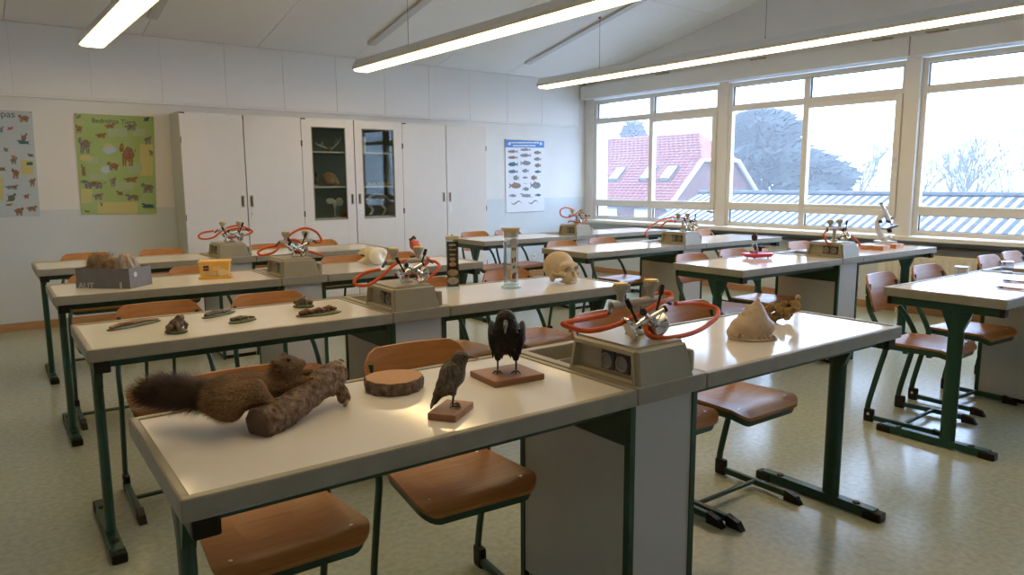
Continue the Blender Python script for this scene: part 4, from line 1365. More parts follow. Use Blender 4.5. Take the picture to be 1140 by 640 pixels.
bluepics = [(130, 80, 66, 46, 0, 'a'), (60, 150, 42, 40, 4, 'b'), (55, 138, 40, 26, 6, 'b'), (8, 145, 26, 50, 1, 'b'), (130, 215, 84, 30, 5, 'b'), (130, 190, 45, 60, 0, 'b'), (33, 255, 34, 34, 1, 'b'),
            (75, 312, 42, 44, 1, 'a'), (75, 292, 36, 18, 6, 'b'), (168, 285, 42, 26, 8, 'b'), (85, 382, 44, 62, 0, 'a'), (5, 360, 70, 34, 0, 'b'), (177, 430, 36, 52, 0, 'a'), (65, 458, 78, 28, 1, 'a'),
            (62, 520, 60, 60, 8, 'b'), (50, 556, 50, 18, 2, 'b'), (145, 508, 34, 30, 0, 'a'), (105, 590, 52, 50, 0, 'a'), (175, 575, 60, 36, 2, 'a'), (163, 330, 34, 18, 5, 'r'),
            (-60, 150, 60, 50, 1, 'a'), (-90, 260, 60, 60, 0, 'a'), (-50, 420, 60, 60, 2, 'a'), (-110, 520, 60, 50, 1, 'a'), (-160, 380, 70, 60, 0, 'a'), (-160, 180, 60, 60, 1, 'a')]
blueblocks = [(148, 350, 66, 80, 3, 'r'), (0, 470, 40, 120, 3, 'r'), (-100, 340, 90, 60, 3, 'r')]
bp_, bL = poster('bird_poster', [(-38, 243), (45, 241), (35.5, 124), (-52, 120)], mPBlue, 'pale blue poster of birds cut off by the picture edge', bluepics, 4.92, (0, 115), True, blueblocks)
pB = Wy((17, 129.5), YPO)
text_mesh('title', 'Europas', .082, mInk, bp_, Matrix.Translation((pB.x - bL.x, -.0075, pB.z - bL.z - .01)) @ Matrix.Rotation(R(90), 4, 'X'), bold=.0005, align='RIGHT')
mFishSheet = mat('print_white', (0.70, 0.71, 0.74), .4)
mBlueH = mat('print_blue_header', (0.03, 0.17, 0.48), .4)
fp = [(180, 167, 70, 22, 1, 'f'), (262, 155, 72, 20, 1, 'f'), (340, 174, 50, 26, 0, 'f'), (180, 206, 66, 22, 0, 'f'), (262, 192, 76, 26, 1, 'f'), (340, 216, 50, 26, 1, 'f'),
      (182, 250, 68, 32, 5, 'f'), (262, 242, 72, 34, 1, 'g'), (342, 257, 44, 30, 0, 'f'), (182, 297, 66, 26, 5, 'f'), (262, 292, 46, 28, 1, 'f'), (342, 298, 44, 22, 5, 'f'),
      (201, 338, 42, 36, 1, 'f'), (260, 336, 36, 18, 1, 'f'), (317, 337, 42, 36, 0, 'f'), (194, 388, 82, 44, 0, 'g'), (262, 374, 34, 10, 4, 'f'), (326, 386, 72, 50, 1, 'g'),
      (263, 410, 46, 28, 1, 'g'), (178, 453, 50, 22, 1, 'g'), (266, 453, 96, 34, 1, 'b'), (342, 449, 42, 20, 5, 'g'), (206, 498, 76, 26, 0, 's'), (315, 494, 70, 26, 8, 's')]
fpo, fL = poster('fish_poster', [(563.7, 236), (606, 234.5), (605.8, 156.5), (562.2, 155.8)], mFishSheet, 'white hanging poster of freshwater fish with blue heading beside the window', fp, 5.82, (540, 140), False)
hq = [Wy(p, YPO - .001) for p in [(562.4, 164), (605.7, 164.5), (605.8, 156.5), (562.2, 155.8)]]
hd = MB().prism([(p.x - fL.x, -.0085, p.z - fL.z) for p in hq], (0, .002, 0)).build('heading', mBlueH, fpo, smooth=False)
tx = MB()
rnd = random.Random(4)
for row, (y, xa, xb) in enumerate(((158.8, 568, 598), (162.2, 571, 595))):
    xx = xa
    while xx < xb:
        wd = rnd.uniform(.8, 2.2)
        a, c = Wy((xx, y + .7), YPO), Wy((xx + wd, y - .7), YPO)
        tx.box(a.x - fL.x, c.x - fL.x, -.0092, -.0086, a.z - fL.z, c.z - fL.z)
        xx += wd + .5
tx.build('heading_text', mPaperW, hd, smooth=False)
for xx in (567, 602):
    p = Wy((xx, 160), YPO)
    MB().lathe([(.022, 0), (.022, .0008)], 14, M=Matrix.Translation((p.x - fL.x, -.0085, p.z - fL.z)) @ Matrix.Rotation(R(90), 4, 'X')).build('emblem', mPaperW, hd)
for z in (hq[2].z - fL.z, 0):
    MB().tube([(hq[0].x - fL.x, -.009, z), (hq[1].x - fL.x, -.009, z)], .008, 8).build('hanging_rod', mPaperW, fpo)
p = Wy((595, 285), YB - .02)
ws = MB().box(-.04, .04, -.012, 0, -.04, .04, .006).build('wall_socket', mPaperW, None, loc=(p.x, YB - .004, p.z))
tag(ws, 'small white wall socket below the fish poster', 'socket')
MB().lathe([(.02, 0), (.018, .004), (0, .003)], 14, M=Matrix.Translation((0, -.011, 0)) @ Matrix.Rotation(R(90), 4, 'X')).build('socket_ring', mGreyL, ws)

# ------------------------------------------------------------------ stuffed squirrel on its log
TS = TZ - .004           # desk surface
mFurB = mat('squirrel_fur', (0.24, 0.125, 0.05), .85, col2=(0.10, 0.055, 0.028), scale=16, bump=.4, bscale=140)
mFurB2 = mat('squirrel_hair', (0.42, 0.235, 0.105), .7, col2=(0.12, 0.065, 0.03), scale=14)
mFurT = mat('squirrel_tail_hair', (0.13, 0.075, 0.05), .7, col2=(0.05, 0.03, 0.022), scale=20)
mBarkL = mat('log_bark', (0.30, 0.21, 0.145), .9, col2=(0.07, 0.043, 0.03), scale=60, bump=1.0, bscale=90)
mCut = mat('log_cut', (0.16, 0.095, 0.06), .8, col2=(0.10, 0.06, 0.04), scale=30)
mEye = mat('glass_eye', (0.008, 0.006, 0.005), .08)
def grid_root(name, label, cat, x, y, z=TS, rz=0.0, group=None):
    return thing(name, label, cat, G(x, y, z), TH + rz, group)
sq = grid_root('mounted_squirrel', 'brown stuffed squirrel with bushy tail mounted on a short log', 'squirrel', .55, 1.65)
o3 = Vector((.55, 1.65, TS))
def Q(px, y):
    return tuple(Py(px, y) - o3)
lp = [Q((287, 474), 1.585), Q((303, 466), 1.603), Q((322, 455), 1.625), Q((343, 439), 1.655), Q((360, 426), 1.685), Q((372, 417), 1.71), Q((378, 413), 1.72)]
lr = [.0365, .036, .034, .033, .033, .031, .024]
path = smooth_path(lp, 5)
rr = []
for i in range(len(path)):
    f = i / (len(path) - 1) * (len(lr) - 1)
    k = min(int(f), len(lr) - 2)
    rr.append((lr[k] + (lr[k + 1] - lr[k]) * (f - k)) * (1 + .07 * math.sin(i * 1.7) + .05 * math.sin(i * 3.1)))
d0 = (path[0] - path[1]).normalized()
d1 = (path[-1] - path[-2]).normalized()
_a, _b, _p, _q = np.array(d0), np.array(d1), np.array(path[0]), np.array(path[-1])
lgs = SDF(.006).chain([tuple(p) for p in path], rr, .006)
lgo = lgs.build('log', mBarkL, sq, .005, noise=.0022, nf=260, fn=lambda X, v: np.maximum(np.maximum(v, (X - _p) @ _a), (X - _q) @ _b))
MB().tube([path[0] + d0 * .0005, path[0] + d0 * .003], [.033, .032], 20).build('cut_end', mCut, lgo)
st = Pz((384, 447), TS + .012) - o3
MB().tube(smooth_path([lp[4], tuple((Vector(lp[5]) * .45 + st * .55)), tuple(st)], 4), [.026] * 4 + [.017] * 4 + [.013], 12).build('branch_stub', mBarkL, lgo)
MB().tube([st, st + Vector((.006, -.002, -.003))], [.012, .011], 10).build('stub_cut', mBone, lgo)
kb = MB()
rnd = random.Random(9)
for i in range(26):
    c = path[rnd.randrange(3, len(path) - 2)]
    a = rnd.uniform(0, 6.28)
    o_ = Vector((math.sin(a) * .5, -math.cos(a) * .7, math.sin(a))).normalized()
    kb.lathe([(.009, 0), (.006, .004), (0, .005)], 7, M=Matrix.Translation(c + o_ * .031) @ o_.to_track_quat('Z', 'Y').to_matrix().to_4x4())
kb.build('bark_knots', mBarkL, lgo)
yb_ = 1.675
s = SDF(.018)
s.ell(Q((250, 444), 1.67), (.050, .045, .048))
s.chain([Q((252, 438), 1.68), Q((276, 434), 1.69), Q((300, 431), 1.695), Q((313, 420), 1.695), Q((318, 411), 1.69)], [.043, .041, .034, .025, .024])
s.ell(Q((320, 409), 1.685), (.033, .030, .030), k=.012)
s.cap(Q((326, 409), 1.68), Q((336, 404.5), 1.672), .019, .0105, .010)
s.cap(Q((308, 404), 1.67), Q((304, 402), 1.672), .008, .006, .004)
s.cap(Q((317, 398), 1.71), Q((317, 394), 1.715), .008, .005, .004)
s.chain([Q((303, 432), 1.675), Q((322, 430), 1.66), Q((336, 424), 1.655)], [.022, .015, .011], .010)
s.cap(Q((336, 424), 1.655), Q((347, 421), 1.65), .010, .006, .006)
s.chain([Q((306, 428), 1.71), Q((330, 418), 1.71), Q((346, 414), 1.70)], [.020, .013, .008], .010)
s.chain([Q((256, 444), 1.64), Q((282, 436), 1.635), Q((294, 444), 1.615), Q((308, 452), 1.60)], [.034, .028, .015, .009], .012)
s.cap(Q((308, 452), 1.60), Q((318, 452), 1.60), .007, .005, .004)
s.ell(Q((256, 458), 1.64), (.030, .026, .024), k=.012)
body = s.build('body', mFurB, sq, .0055, noise=.0008, nf=200)
fur(body, 'body_fur', mFurB2, 9000, .013, .0007, (-.9, .1, -.12), .45, sq, seed=2)
tc_ = [Q((243, 442), 1.69), Q((224, 440), 1.71), Q((205, 437), 1.73), Q((186, 436), 1.75), Q((168, 438), 1.77)]
ts = SDF(.01)
ts.chain(tc_, [.016, .018, .020, .019, .012])
tail = ts.build('tail', mFurT, sq, .006)
tdir = (Vector(tc_[-1]) - Vector(tc_[0])).normalized()
fur(tail, 'tail_fur', mFurT, 9000, .046, .0007, tuple(tdir * 1.0), .85, sq, jitter=.38, seed=3)
for px, y in (((321.5, 400), 1.660),):
    p = Vector(Q(px, y))
    MB().lathe([(0, -.0055), (.004, -.004), (.0055, 0), (.004, .004), (0, .0055)], 12, tuple(p)).build('eye', mEye, sq)
MB().lathe([(0, -.004), (.004, 0), (0, .004)], 8, Q((338.5, 404), 1.668)).build('nose', mEye, sq)

# wood slice
def ring_wood(name, c1, c2):
    m = bpy.data.materials.new(name); m.use_nodes = True
    nt = m.node_tree; p = nt.nodes['Principled BSDF']; p.inputs['Roughness'].default_value = .6
    t = nt.nodes.new('ShaderNodeTexCoord'); wv = nt.nodes.new('ShaderNodeTexWave')
    wv.wave_type = 'RINGS'; wv.rings_direction = 'Z'; wv.inputs['Scale'].default_value = 38; wv.inputs['Distortion'].default_value = 3; wv.inputs['Detail Scale'].default_value = 2
    cr = nt.nodes.new('ShaderNodeValToRGB'); cr.color_ramp.elements[0].color = (*c1, 1); cr.color_ramp.elements[1].color = (*c2, 1)
    nt.links.new(t.outputs['Object'], wv.inputs[0]); nt.links.new(wv.outputs[0], cr.inputs[0]); nt.links.new(cr.outputs[0], p.inputs['Base Color'])
    return m
mRing = ring_wood('wood_rings', (0.40, 0.20, 0.08), (0.50, 0.27, 0.12))
ws_ = grid_root('wood_slice', 'round bark-edged slice of tree trunk lying on the front desk', 'wood slice', .857, 1.735)
n = 40
rim_ = [.077 * (1 + .03 * math.sin(3 * k * 2 * math.pi / n + 1) + .018 * math.sin(11 * k * 2 * math.pi / n) + .012 * math.sin(17 * k)) for k in range(n)]
def ringp(f, z): return [(rim_[k] * f * math.cos(2 * math.pi * k / n) * 1.04, rim_[k] * f * math.sin(2 * math.pi * k / n), z) for k in range(n)]
bk = MB().add(ringp(.97, 0) + ringp(1.0, .012) + ringp(1.01, .026) + ringp(.97, .034) + ringp(.93, .034), [(j * n + k, j * n + (k + 1) % n, (j + 1) * n + (k + 1) % n, (j + 1) * n + k) for j in range(4) for k in range(n)] + [tuple(reversed(range(n)))])
bk.build('bark', mBarkL, ws_)
MB().add(ringp(.955, .028) + ringp(.95, .0345), [(k, (k + 1) % n, n + (k + 1) % n, n + k) for k in range(n)] + [tuple(range(n, 2 * n))]).build('cut_face', mRing, ws_)

# ------------------------------------------------------------------ mounted birds
mBase = mat('plinth_wood', (0.34, 0.145, 0.065), .4, col2=(0.27, 0.11, 0.05), scale=6, stretch=(2, 20, 20))
mCrow = mat('crow_black', (0.009, 0.009, 0.010), .55, spec=.3, var=.3, scale=60, bump=.5, bscale=160)
mCrowW = mat('crow_wing', (0.010, 0.0095, 0.0095), .6, spec=.25, bump=.35, bscale=60, stretch=(5, 1, 1))
mBeakG = mat('beak_grey', (0.075, 0.07, 0.068), .4)
mLegD = mat('bird_leg_dark', (0.03, 0.025, 0.022), .5)
mStar = mat('starling_speckle', (0.15, 0.115, 0.08), .6, col2=(0.025, 0.02, 0.017), scale=190, bump=.4, bscale=160)
mStarW = mat('starling_wing', (0.19, 0.14, 0.09), .6, col2=(0.03, 0.024, 0.02), scale=150, stretch=(1, 1, .45))
mBeakY = mat('beak_horn', (0.30, 0.20, 0.10), .4)
def bird_foot(mb, x, y, zt, z0, s):
    mb.tube([(x, y, zt), (x, y + .004, z0 + .006), (x, y, z0 + .003)], [.0035 * s, .0026 * s, .003 * s], 7)
    for dx, dy in ((-.014, -.022), (0, -.027), (.014, -.022), (0, .018)):
        mb.tube([(x, y, z0 + .003), (x + dx * s * .6, y + dy * s * .6, z0 + .005), (x + dx * s, y + dy * s, z0 + .001)], [.0027 * s, .0025 * s, .0012 * s], 6)
def feathers(mb, p0, p1, n, ln, wd, out, rnd):
    for i in range(n):
        t = i / (n - 1)
        p = Vector(p0).lerp(Vector(p1), t)
        d = Vector(out).normalized()
        sd = d.orthogonal().normalized() * wd
        sd = Vector((wd, 0, 0)) if abs(d.x) < .5 else sd
        L = ln * (.75 + .5 * t)
        nrm = d.cross(sd).normalized() * .0012
        mb.add([p - sd, p + sd, p + sd * .8 + d * L * .8, p + d * L, p - sd * .8 + d * L * .8, p - nrm], [(0, 1, 2, 3, 4), (5, 1, 0)])
crow = grid_root('mounted_crow', 'black stuffed crow facing forward on a brown wooden plinth', 'bird', 1.163, 1.637, rz=R(-4))
MB().box(-.082, .082, -.072, .072, 0, .018, .004).build('plinth', mBase, crow)
ca = R(-34)
CM = Matrix.Translation((.0, .0, .018)) @ Matrix.Rotation(ca, 4, 'Z') @ Matrix.Scale(.97, 4)
def cpart(o): o.matrix_local = CM; return o
s = SDF(.016)
s.ell((0, .012, .105), (.048, .058, .052)).ell((0, -.020, .108), (.043, .036, .046)).ell((0, -.022, .140), (.032, .032, .032))
s.ell((0, -.034, .165), (.0285, .031, .0275))
s.cap((0, .05, .085), (0, .135, .055), .024, .012)
for x in (-.026, .026): s.cap((x, .004, .075), (x, .0, .042), .020, .010)
cpart(s.build('body', mCrow, crow, .005, noise=.0010, nf=260))
b = SDF(.003).chain([(0, -.056, .165), (0, -.080, .153), (0, -.096, .134)], [.0075, .0055, .002])
b.cap((0, -.052, .158), (0, -.084, .142), .006, .002)
cpart(b.build('beak', mBeakG, crow, .003))
for sx in (-1, 1):
    w1 = SDF(.01).ell((sx * .041, .016, .104), (.013, .060, .040), Matrix.Rotation(R(24), 4, 'X') @ Matrix.Rotation(R(sx * 10), 4, 'Y')).cap((sx * .042, .05, .09), (sx * .020, .125, .055), .014, .006)
    cpart(w1.build('wing', mCrowW, crow, .005))
    lg_ = MB(); bird_foot(lg_, sx * .027, .0, .045, .0, 1.0)
    cpart(lg_.build('leg', mLegD, crow))
    cpart(MB().lathe([(0, -.004), (.004, 0), (0, .004)], 10, (sx * .023, -.05, .170)).build('eye', mEye, crow))
ff = MB(); rnd = random.Random(2)
for i in range(60):
    a = rnd.uniform(-2.6, -.5)
    z = rnd.uniform(.065, .14)
    p = Vector((.046 * math.cos(a), -.012 + .05 * math.sin(a), z))
    ff.add([p + Vector((-.005, 0, 0)), p + Vector((.005, 0, 0)), p + Vector((.002 * math.cos(a), -.001, -.016))], [(0, 1, 2)])
cpart(ff.build('breast_feathers', mCrow, crow, smooth=False))

star = grid_root('mounted_starling', 'speckled stuffed starling on a small wooden block', 'bird', .868, 1.456, rz=R(36))
MB().box(-.058, .058, -.036, .036, 0, .017, .002).build('plinth', mBase, star)
SMx = Matrix.Translation((.004, .0, .017)) @ Matrix.Rotation(R(26), 4, 'Z') @ Matrix.Scale(1.0, 4)
def spart(o): o.matrix_local = SMx; return o
s = SDF(.010)
s.chain([(0, .014, .052), (0, -.004, .080), (0, -.016, .104)], [.024, .029, .021])
s.ell((0, -.024, .122), (.017, .020, .0165))
s.cap((0, .028, .036), (0, .042, .014), .012, .008)
s.cap((.010, -.002, .05), (.010, -.006, .034), .010, .006); s.cap((-.010, -.002, .05), (-.010, -.006, .034), .010, .006)
spart(s.build('body', mStar, star, .0042, noise=.0006, nf=300))
spart(SDF(.002).chain([(0, -.040, .123), (0, -.054, .121), (0, -.068, .117)], [.006, .0042, .0015]).build('beak', mBeakY, star, .002))
tl_ = MB()
for i in range(5):
    x = (i - 2) * .0055
    tl_.add([(x - .005, .026, .046), (x + .005, .026, .046), (x * 1.5 + .004, .052, .002), (x * 1.5 - .004, .052, .002), (x, .020, .044), (x * 1.4, .048, .003)], [(0, 1, 2, 3), (4, 0, 3, 5), (1, 4, 5, 2)])
spart(tl_.build('tail', mStarW, star, smooth=False))
for sx in (-1, 1):
    w1 = SDF(.006).ell((sx * .024, .004, .082), (.0075, .022, .034), Matrix.Rotation(R(30), 4, 'X')).cap((sx * .020, .018, .066), (sx * .009, .044, .028), .009, .003)
    spart(w1.build('wing', mStarW, star, .0035))
    lg_ = MB(); bird_foot(lg_, sx * .010, -.006, .036, .0, .6)
    spart(lg_.build('leg', mLegD, star))
    spart(MB().lathe([(0, -.0025), (.0025, 0), (0, .0025)], 8, (sx * .0145, -.033, .126)).build('eye', mEye, star))

# ------------------------------------------------------------------ shell and coral
mShell = mat('shell_tan', (0.44, 0.31, 0.19), .5, col2=(0.56, 0.43, 0.29), scale=14, bump=.4, bscale=50)
mCoral = mat('coral_ochre', (0.42, 0.27, 0.10), .8, col2=(0.24, 0.13, 0.05), scale=50, bump=.5, bscale=120)
p = Pz((837, 376), TS)
sh = thing('seashell', 'large pointed tan seashell resting on the desk past the nearest unit', 'shell', G(p.x, p.y, TS), TH + R(-36))
s = SDF(.014)
s.ell((.0, 0, .042), (.078, .060, .042)).chain([(.0, 0, .042), (.006, 0, .070), (.011, 0, .095), (.014, 0, .113), (.016, 0, .138)], [.064, .046, .026, .014, .006])
s.ell((-.072, -.01, .022), (.022, .026, .022)).cap((-.016, 0, .098), (-.022, 0, .118), .009, .005)
s.ell((0, -.01, .004), (.088, .066, .005), k=.006)
for i in range(9):
    a = i * .7
    z = .05 + .008 * i
    r_ = .066 - .006 * i
    s.ell((r_ * math.cos(a), r_ * .8 * math.sin(a), z), (.010, .010, .008), k=.006)
for i in range(8):
    s.ell((-.065 + i * .018, -.058 + .0012 * (i - 4) ** 2, .014), (.008, .008, .006), k=.004)
s.build('shell_body', mShell, sh, .0045, noise=.0009, nf=150)
MB().prism([(-.06, -.061, .006), (.05, -.061, .006), (.06, -.055, .012), (-.05, -.062, .013)], (0, .004, 0)).build('aperture_lip', mBone, sh)
p = Pz((858, 352), TS)
p2 = Pz((867, 358), TS)
co = thing('coral', 'knobbly ochre coral piece behind the seashell', 'coral', G(p2.x, p2.y, TS), TH + R(-36))
s = SDF(.006); rnd = random.Random(5)
for i in range(46):
    t = rnd.random()
    c = (-.07 + .15 * t, rnd.uniform(-.03, .03), .012 + rnd.random() * (.045 + .02 * t) + .018 * t)
    r_ = rnd.uniform(.009, .016)
    s.ell(c, (r_, r_, r_))
for i in range(26):
    t = rnd.random()
    s.ell((-.07 + .15 * t, rnd.uniform(-.04, .03), .02 + rnd.random() * .055), (.009, .009, .009), sub=True, k=.003)
s.chain([(-.03, 0, .02), (0, .0, .025), (.06, 0, .05)], [.014, .016, .014])
s.cap((-.02, 0, .02), (-.02, 0, .006), .012, .012)
s.build('coral_body', mCoral, co, .0045, noise=.0016, nf=260)

# ------------------------------------------------------------------ small casts on the second desk
mPlq = mat('plaque_green', (0.085, 0.115, 0.075), .6, col2=(0.12, 0.14, 0.10), scale=30)
mToad = mat('toad_brown', (0.19, 0.125, 0.07), .5, col2=(0.07, 0.045, 0.028), scale=60, bump=.3, bscale=150)
mToadB = mat('frog_olive', (0.16, 0.13, 0.09), .5, col2=(0.07, 0.06, 0.04), scale=60, bump=.3, bscale=150)
mSlow = mat('slowworm_copper', (0.33, 0.15, 0.055), .4, col2=(0.12, 0.06, 0.03), scale=25)
mNewt = mat('newt_dark', (0.055, 0.05, 0.04), .45, col2=(0.15, 0.12, 0.08), scale=50)
mSal = mat('salamander_red', (0.16, 0.06, 0.035), .45, col2=(0.07, 0.03, 0.02), scale=40)
def plaque(root, L, W, t=.008):
    s = SDF(.004).ell((0, 0, t * .4), (L / 2, W / 2, t * .75))
    s.build('plaque', mPlq, root, .004, noise=.0006, nf=120, fn=lambda X, v: np.maximum(v, .0005 - X[:, 2]))
def cast_at(name, label, cat, pxa, pxb):
    a, b = Pz(pxa, TS), Pz(pxb, TS)
    c = (a + b) / 2
    d = b - a
    return thing(name, label, cat, G(c.x, c.y, TS), TH + math.atan2(d.y, d.x), 'painted animal casts on the second desk'), d.length
r_, L = cast_at('slow_worm_model', 'long thin slow-worm cast on a narrow green plaque', 'animal model', (119, 369), (179, 357))
plaque(r_, L * 1.02, .058)
s = SDF(.004).chain([(-L * .42, -.004, .014), (-L * .25, .006, .015), (-L * .05, -.002, .016), (L * .2, .004, .014), (L * .46, 0, .010)], [.007, .009, .009, .007, .003]); s.ell((-L * .44, -.006, .014), (.010, .008, .006))
s.build('body', mSlow, r_, .0035)
r_, L = cast_at('toad_model', 'upright warty toad cast nearest the front edge, beside the slow-worm', 'animal model', (184, 370), (209, 371))
plaque(r_, .088, .07, .016)
s = SDF(.008).ell((.0, 0, .034), (.028, .025, .022), Matrix.Rotation(R(-28), 4, 'Y')).ell((.018, 0, .058), (.017, .018, .012)).ell((.022, .010, .068), (.005, .005, .005), k=.003).ell((.022, -.010, .068), (.005, .005, .005), k=.003)
for sy in (-1, 1):
    s.chain([(.016, sy * .018, .044), (.028, sy * .024, .028), (.026, sy * .020, .014)], [.008, .006, .006], .005)
    s.chain([(-.018, sy * .020, .024), (.002, sy * .032, .026), (-.012, sy * .034, .014)], [.011, .008, .006], .005)
s.build('body', mToad, r_, .0035, noise=.0008, nf=350)
r_, L = cast_at('newt_model', 'dark newt cast lying on a leaf-shaped green plaque', 'animal model', (226, 355), (261, 347))
plaque(r_, L * 1.05, .06)
s = SDF(.004).chain([(-L * .40, 0, .013), (-L * .15, .004, .015), (L * .1, -.002, .014), (L * .42, .004, .011)], [.009, .011, .008, .003])
for x in (-.25, .05):
    for sy in (-1, 1): s.cap((L * x, 0, .013), (L * x + .012, sy * .022, .010), .004, .0025)
s.build('body', mNewt, r_, .0035)
r_, L = cast_at('lizard_model', 'small black lizard cast on a brown plaque, in front of the newt', 'animal model', (256, 361), (284, 355))
plaque(r_, L * 1.06, .065, .010)
s = SDF(.004).chain([(-L * .38, .006, .016), (-L * .1, -.004, .018), (L * .15, .004, .015), (L * .44, -.006, .012)], [.009, .010, .007, .003])
for x in (-.22, .05):
    for sy in (-1, 1): s.chain([(L * x, 0, .015), (L * x + .004, sy * .018, .018), (L * x - .008, sy * .026, .011)], [.004, .004, .0025])
s.build('body', mNewt, r_, .0035)
r_, L = cast_at('frog_model', 'squat grey frog cast on a round green plaque near the rear edge', 'animal model', (327, 342), (349, 342))
plaque(r_, .096, .075, .016)
s = SDF(.008).ell((0, .0, .027), (.030, .026, .017)).ell((0, -.014, .040), (.018, .016, .011)).ell((.011, -.012, .050), (.005, .005, .006), k=.003).ell((-.011, -.012, .050), (.005, .005, .006), k=.003)
for sx in (-1, 1):
    s.chain([(sx * .022, .010, .026), (sx * .036, -.004, .024), (sx * .030, .016, .014)], [.010, .008, .006], .005)
    s.chain([(sx * .016, -.016, .028), (sx * .022, -.026, .014)], [.007, .005], .005)
s.build('body', mToadB, r_, .0035)
r_, L = cast_at('salamander_model', 'wide oval plaque with reddish salamander casts before the frog', 'animal model', (330, 353), (379, 347))
plaque(r_, L * 1.03, .10)
for i, (x, y, a) in enumerate(((-.055, -.01, .2), (0, .0, -.1), (.055, .018, .3))):
    s = SDF(.004).chain([(x - .028, y, .016), (x, y + .006 * math.sin(a * 9), .019), (x + .032, y + .01 * a, .014)], [.010, .013, .006])
    for sx in (-.012, .014):
        for sy in (-1, 1): s.cap((x + sx, y, .016), (x + sx + .004, y + sy * .02, .010), .004, .003)
    s.build('salamander', mSal, r_, .0035)

# ------------------------------------------------------------------ skull and specimen jars
mGl = glass('clear_glass', (0.94, 0.96, 0.95), ior=1.4, base=.04)
mGlG = glass('green_tinged_glass', (0.82, 0.91, 0.86), ior=1.3, base=.04)
mLid = mat('lid_cream', (0.55, 0.48, 0.34), .45)
mSpec = mat('specimen_brown', (0.16, 0.05, 0.025), .6, col2=(0.28, 0.12, 0.06), scale=60)
mSpecP = mat('specimen_pale', (0.52, 0.39, 0.26), .6, col2=(0.34, 0.22, 0.14), scale=60)
p = Pz((626, 314), TS)
skl = thing('human_skull', 'tan human skull with cranium cut line lying on a desk', 'skull', G(p.x, p.y, TS), TH + R(-2))
skl.scale = (1.13, 1.13, 1.13)
s = SDF(.012)
s.ell((0, .032, .080), (.068, .088, .070), Matrix.Rotation(R(-12), 4, 'X')).ell((0, -.04, .062), (.050, .040, .050)).ell((0, -.066, .028), (.036, .028, .026))
s.ell((0, -.056, .088), (.050, .020, .016)).cap((0, -.075, .074), (0, -.088, .058), .007, .006, .006)
for sx in (-1, 1):
    s.chain([(sx * .060, .0, .052), (sx * .060, -.035, .050), (sx * .045, -.066, .050)], [.008, .008, .011], .006)
    s.ell((sx * .050, .015, .025), (.013, .016, .022), k=.01)
s.ell((0, -.060, .013), (.035, .028, .013)); s.chain([(-.048, -.005, .035), (-.044, -.03, .014), (-.02, -.075, .012)], [.008, .009, .010], .006); s.chain([(.048, -.005, .035), (.044, -.03, .014), (.02, -.075, .012)], [.008, .009, .010], .006)
for sx in (-1, 1):
    s.ell((sx * .026, -.086, .070), (.019, .036, .0175), sub=True, k=.004)
    s.ell((sx * .062, -.035, .068), (.016, .024, .017), sub=True, k=.008)
    s.ell((sx * .056, -.030, .022), (.022, .028, .018), sub=True, k=.008)
s.ell((0, -.094, .045), (.0105, .028, .015), sub=True, k=.003)
s.ell((0, .02, .0), (.034, .045, .022), sub=True, k=.01)
s.build('cranium', mBone, skl, .0036, noise=.0004, nf=90, fn=lambda X, v: np.maximum(v, .001 - X[:, 2]))
cl = []
for k in range(48):
    a = 2 * math.pi * k / 48
    q = Vector((.069 * math.cos(a), .0795 * math.sin(a) , 0))
    q.rotate(Matrix.Rotation(R(40), 3, 'X'))
    # push the point on to the cranium
    q = Vector((q.x, q.y, q.z))
    loc = Vector((0, .032, .080)); 
    rt = Matrix.Rotation(R(-12), 3, 'X')
    l = rt.transposed() @ q
    k0 = math.sqrt((l.x / .068) ** 2 + (l.y / .088) ** 2 + (l.z / .070) ** 2)
    cl.append(loc + q / k0 * 1.0)
MB().tube(cl, .0012, 6, closed=True).build('cut_line', mBoneD, skl)
tt_ = MB()
for k in range(10):
    a = R(-150 + k * 13.3)
    tt_.lathe([(0, -.007), (.0035, -.005), (.004, .0), (.003, .006)], 7, (.027 * math.cos(a), -.066 + .025 * math.sin(a), .009))
tt_.build('teeth', mBoneW, skl)

p = Pz((504.5, 322), TS)
bj = thing('black_specimen_jar', 'tall narrow glass case with black card and pale coiled specimens', 'specimen jar', G(p.x, p.y, TS), TH + R(-32))
MB().box(-.034, .034, -.022, .022, 0, .012, .003).build('foot', mGlG, bj)
gw = MB()
for (a0, a1, b0, b1) in ((-.033, .033, -.021, -.019), (-.033, .033, .019, .021), (-.033, -.031, -.019, .019), (.031, .033, -.019, .019)):
    gw.box(a0, a1, b0, b1, .012, .262)
gw.build('glass_case', mGl, bj)
MB().box(-.029, .029, .000, .003, .014, .250).build('black_card', mBlack, bj)
MB().box(-.035, .035, -.023, .023, .262, .280, .003).build('lid', mLid, bj)
MB().lathe([(.006, 0), (.008, .008), (.0, .010)], 10, (0, 0, .280)).build('lid_knob', mLid, bj)
for i, (z, w_, h_) in enumerate(((.045, .048, .030), (.088, .048, .028), (.132, .032, .018), (.158, .026, .014), (.182, .030, .008), (.208, .034, .008), (.232, .036, .010))):
    if i < 4:
        b = MB()
        for t in (1.0, .62, .3):
            pts = [(w_ / 2 * t * math.cos(k * .785), -.004, z + h_ / 2 * t * math.sin(k * .785)) for k in range(8)]
            b.tube(smooth_path(pts, 3, True), .0042 if i < 2 else .003, 6, closed=True)
        b.build('coiled_specimen', mSpecP, bj)
    else:
        MB().box(-w_ / 2, w_ / 2, -.003, -.001, z - h_ / 2, z + h_ / 2, .0008).build('card_label', mSpecP if i < 6 else mLid, bj)

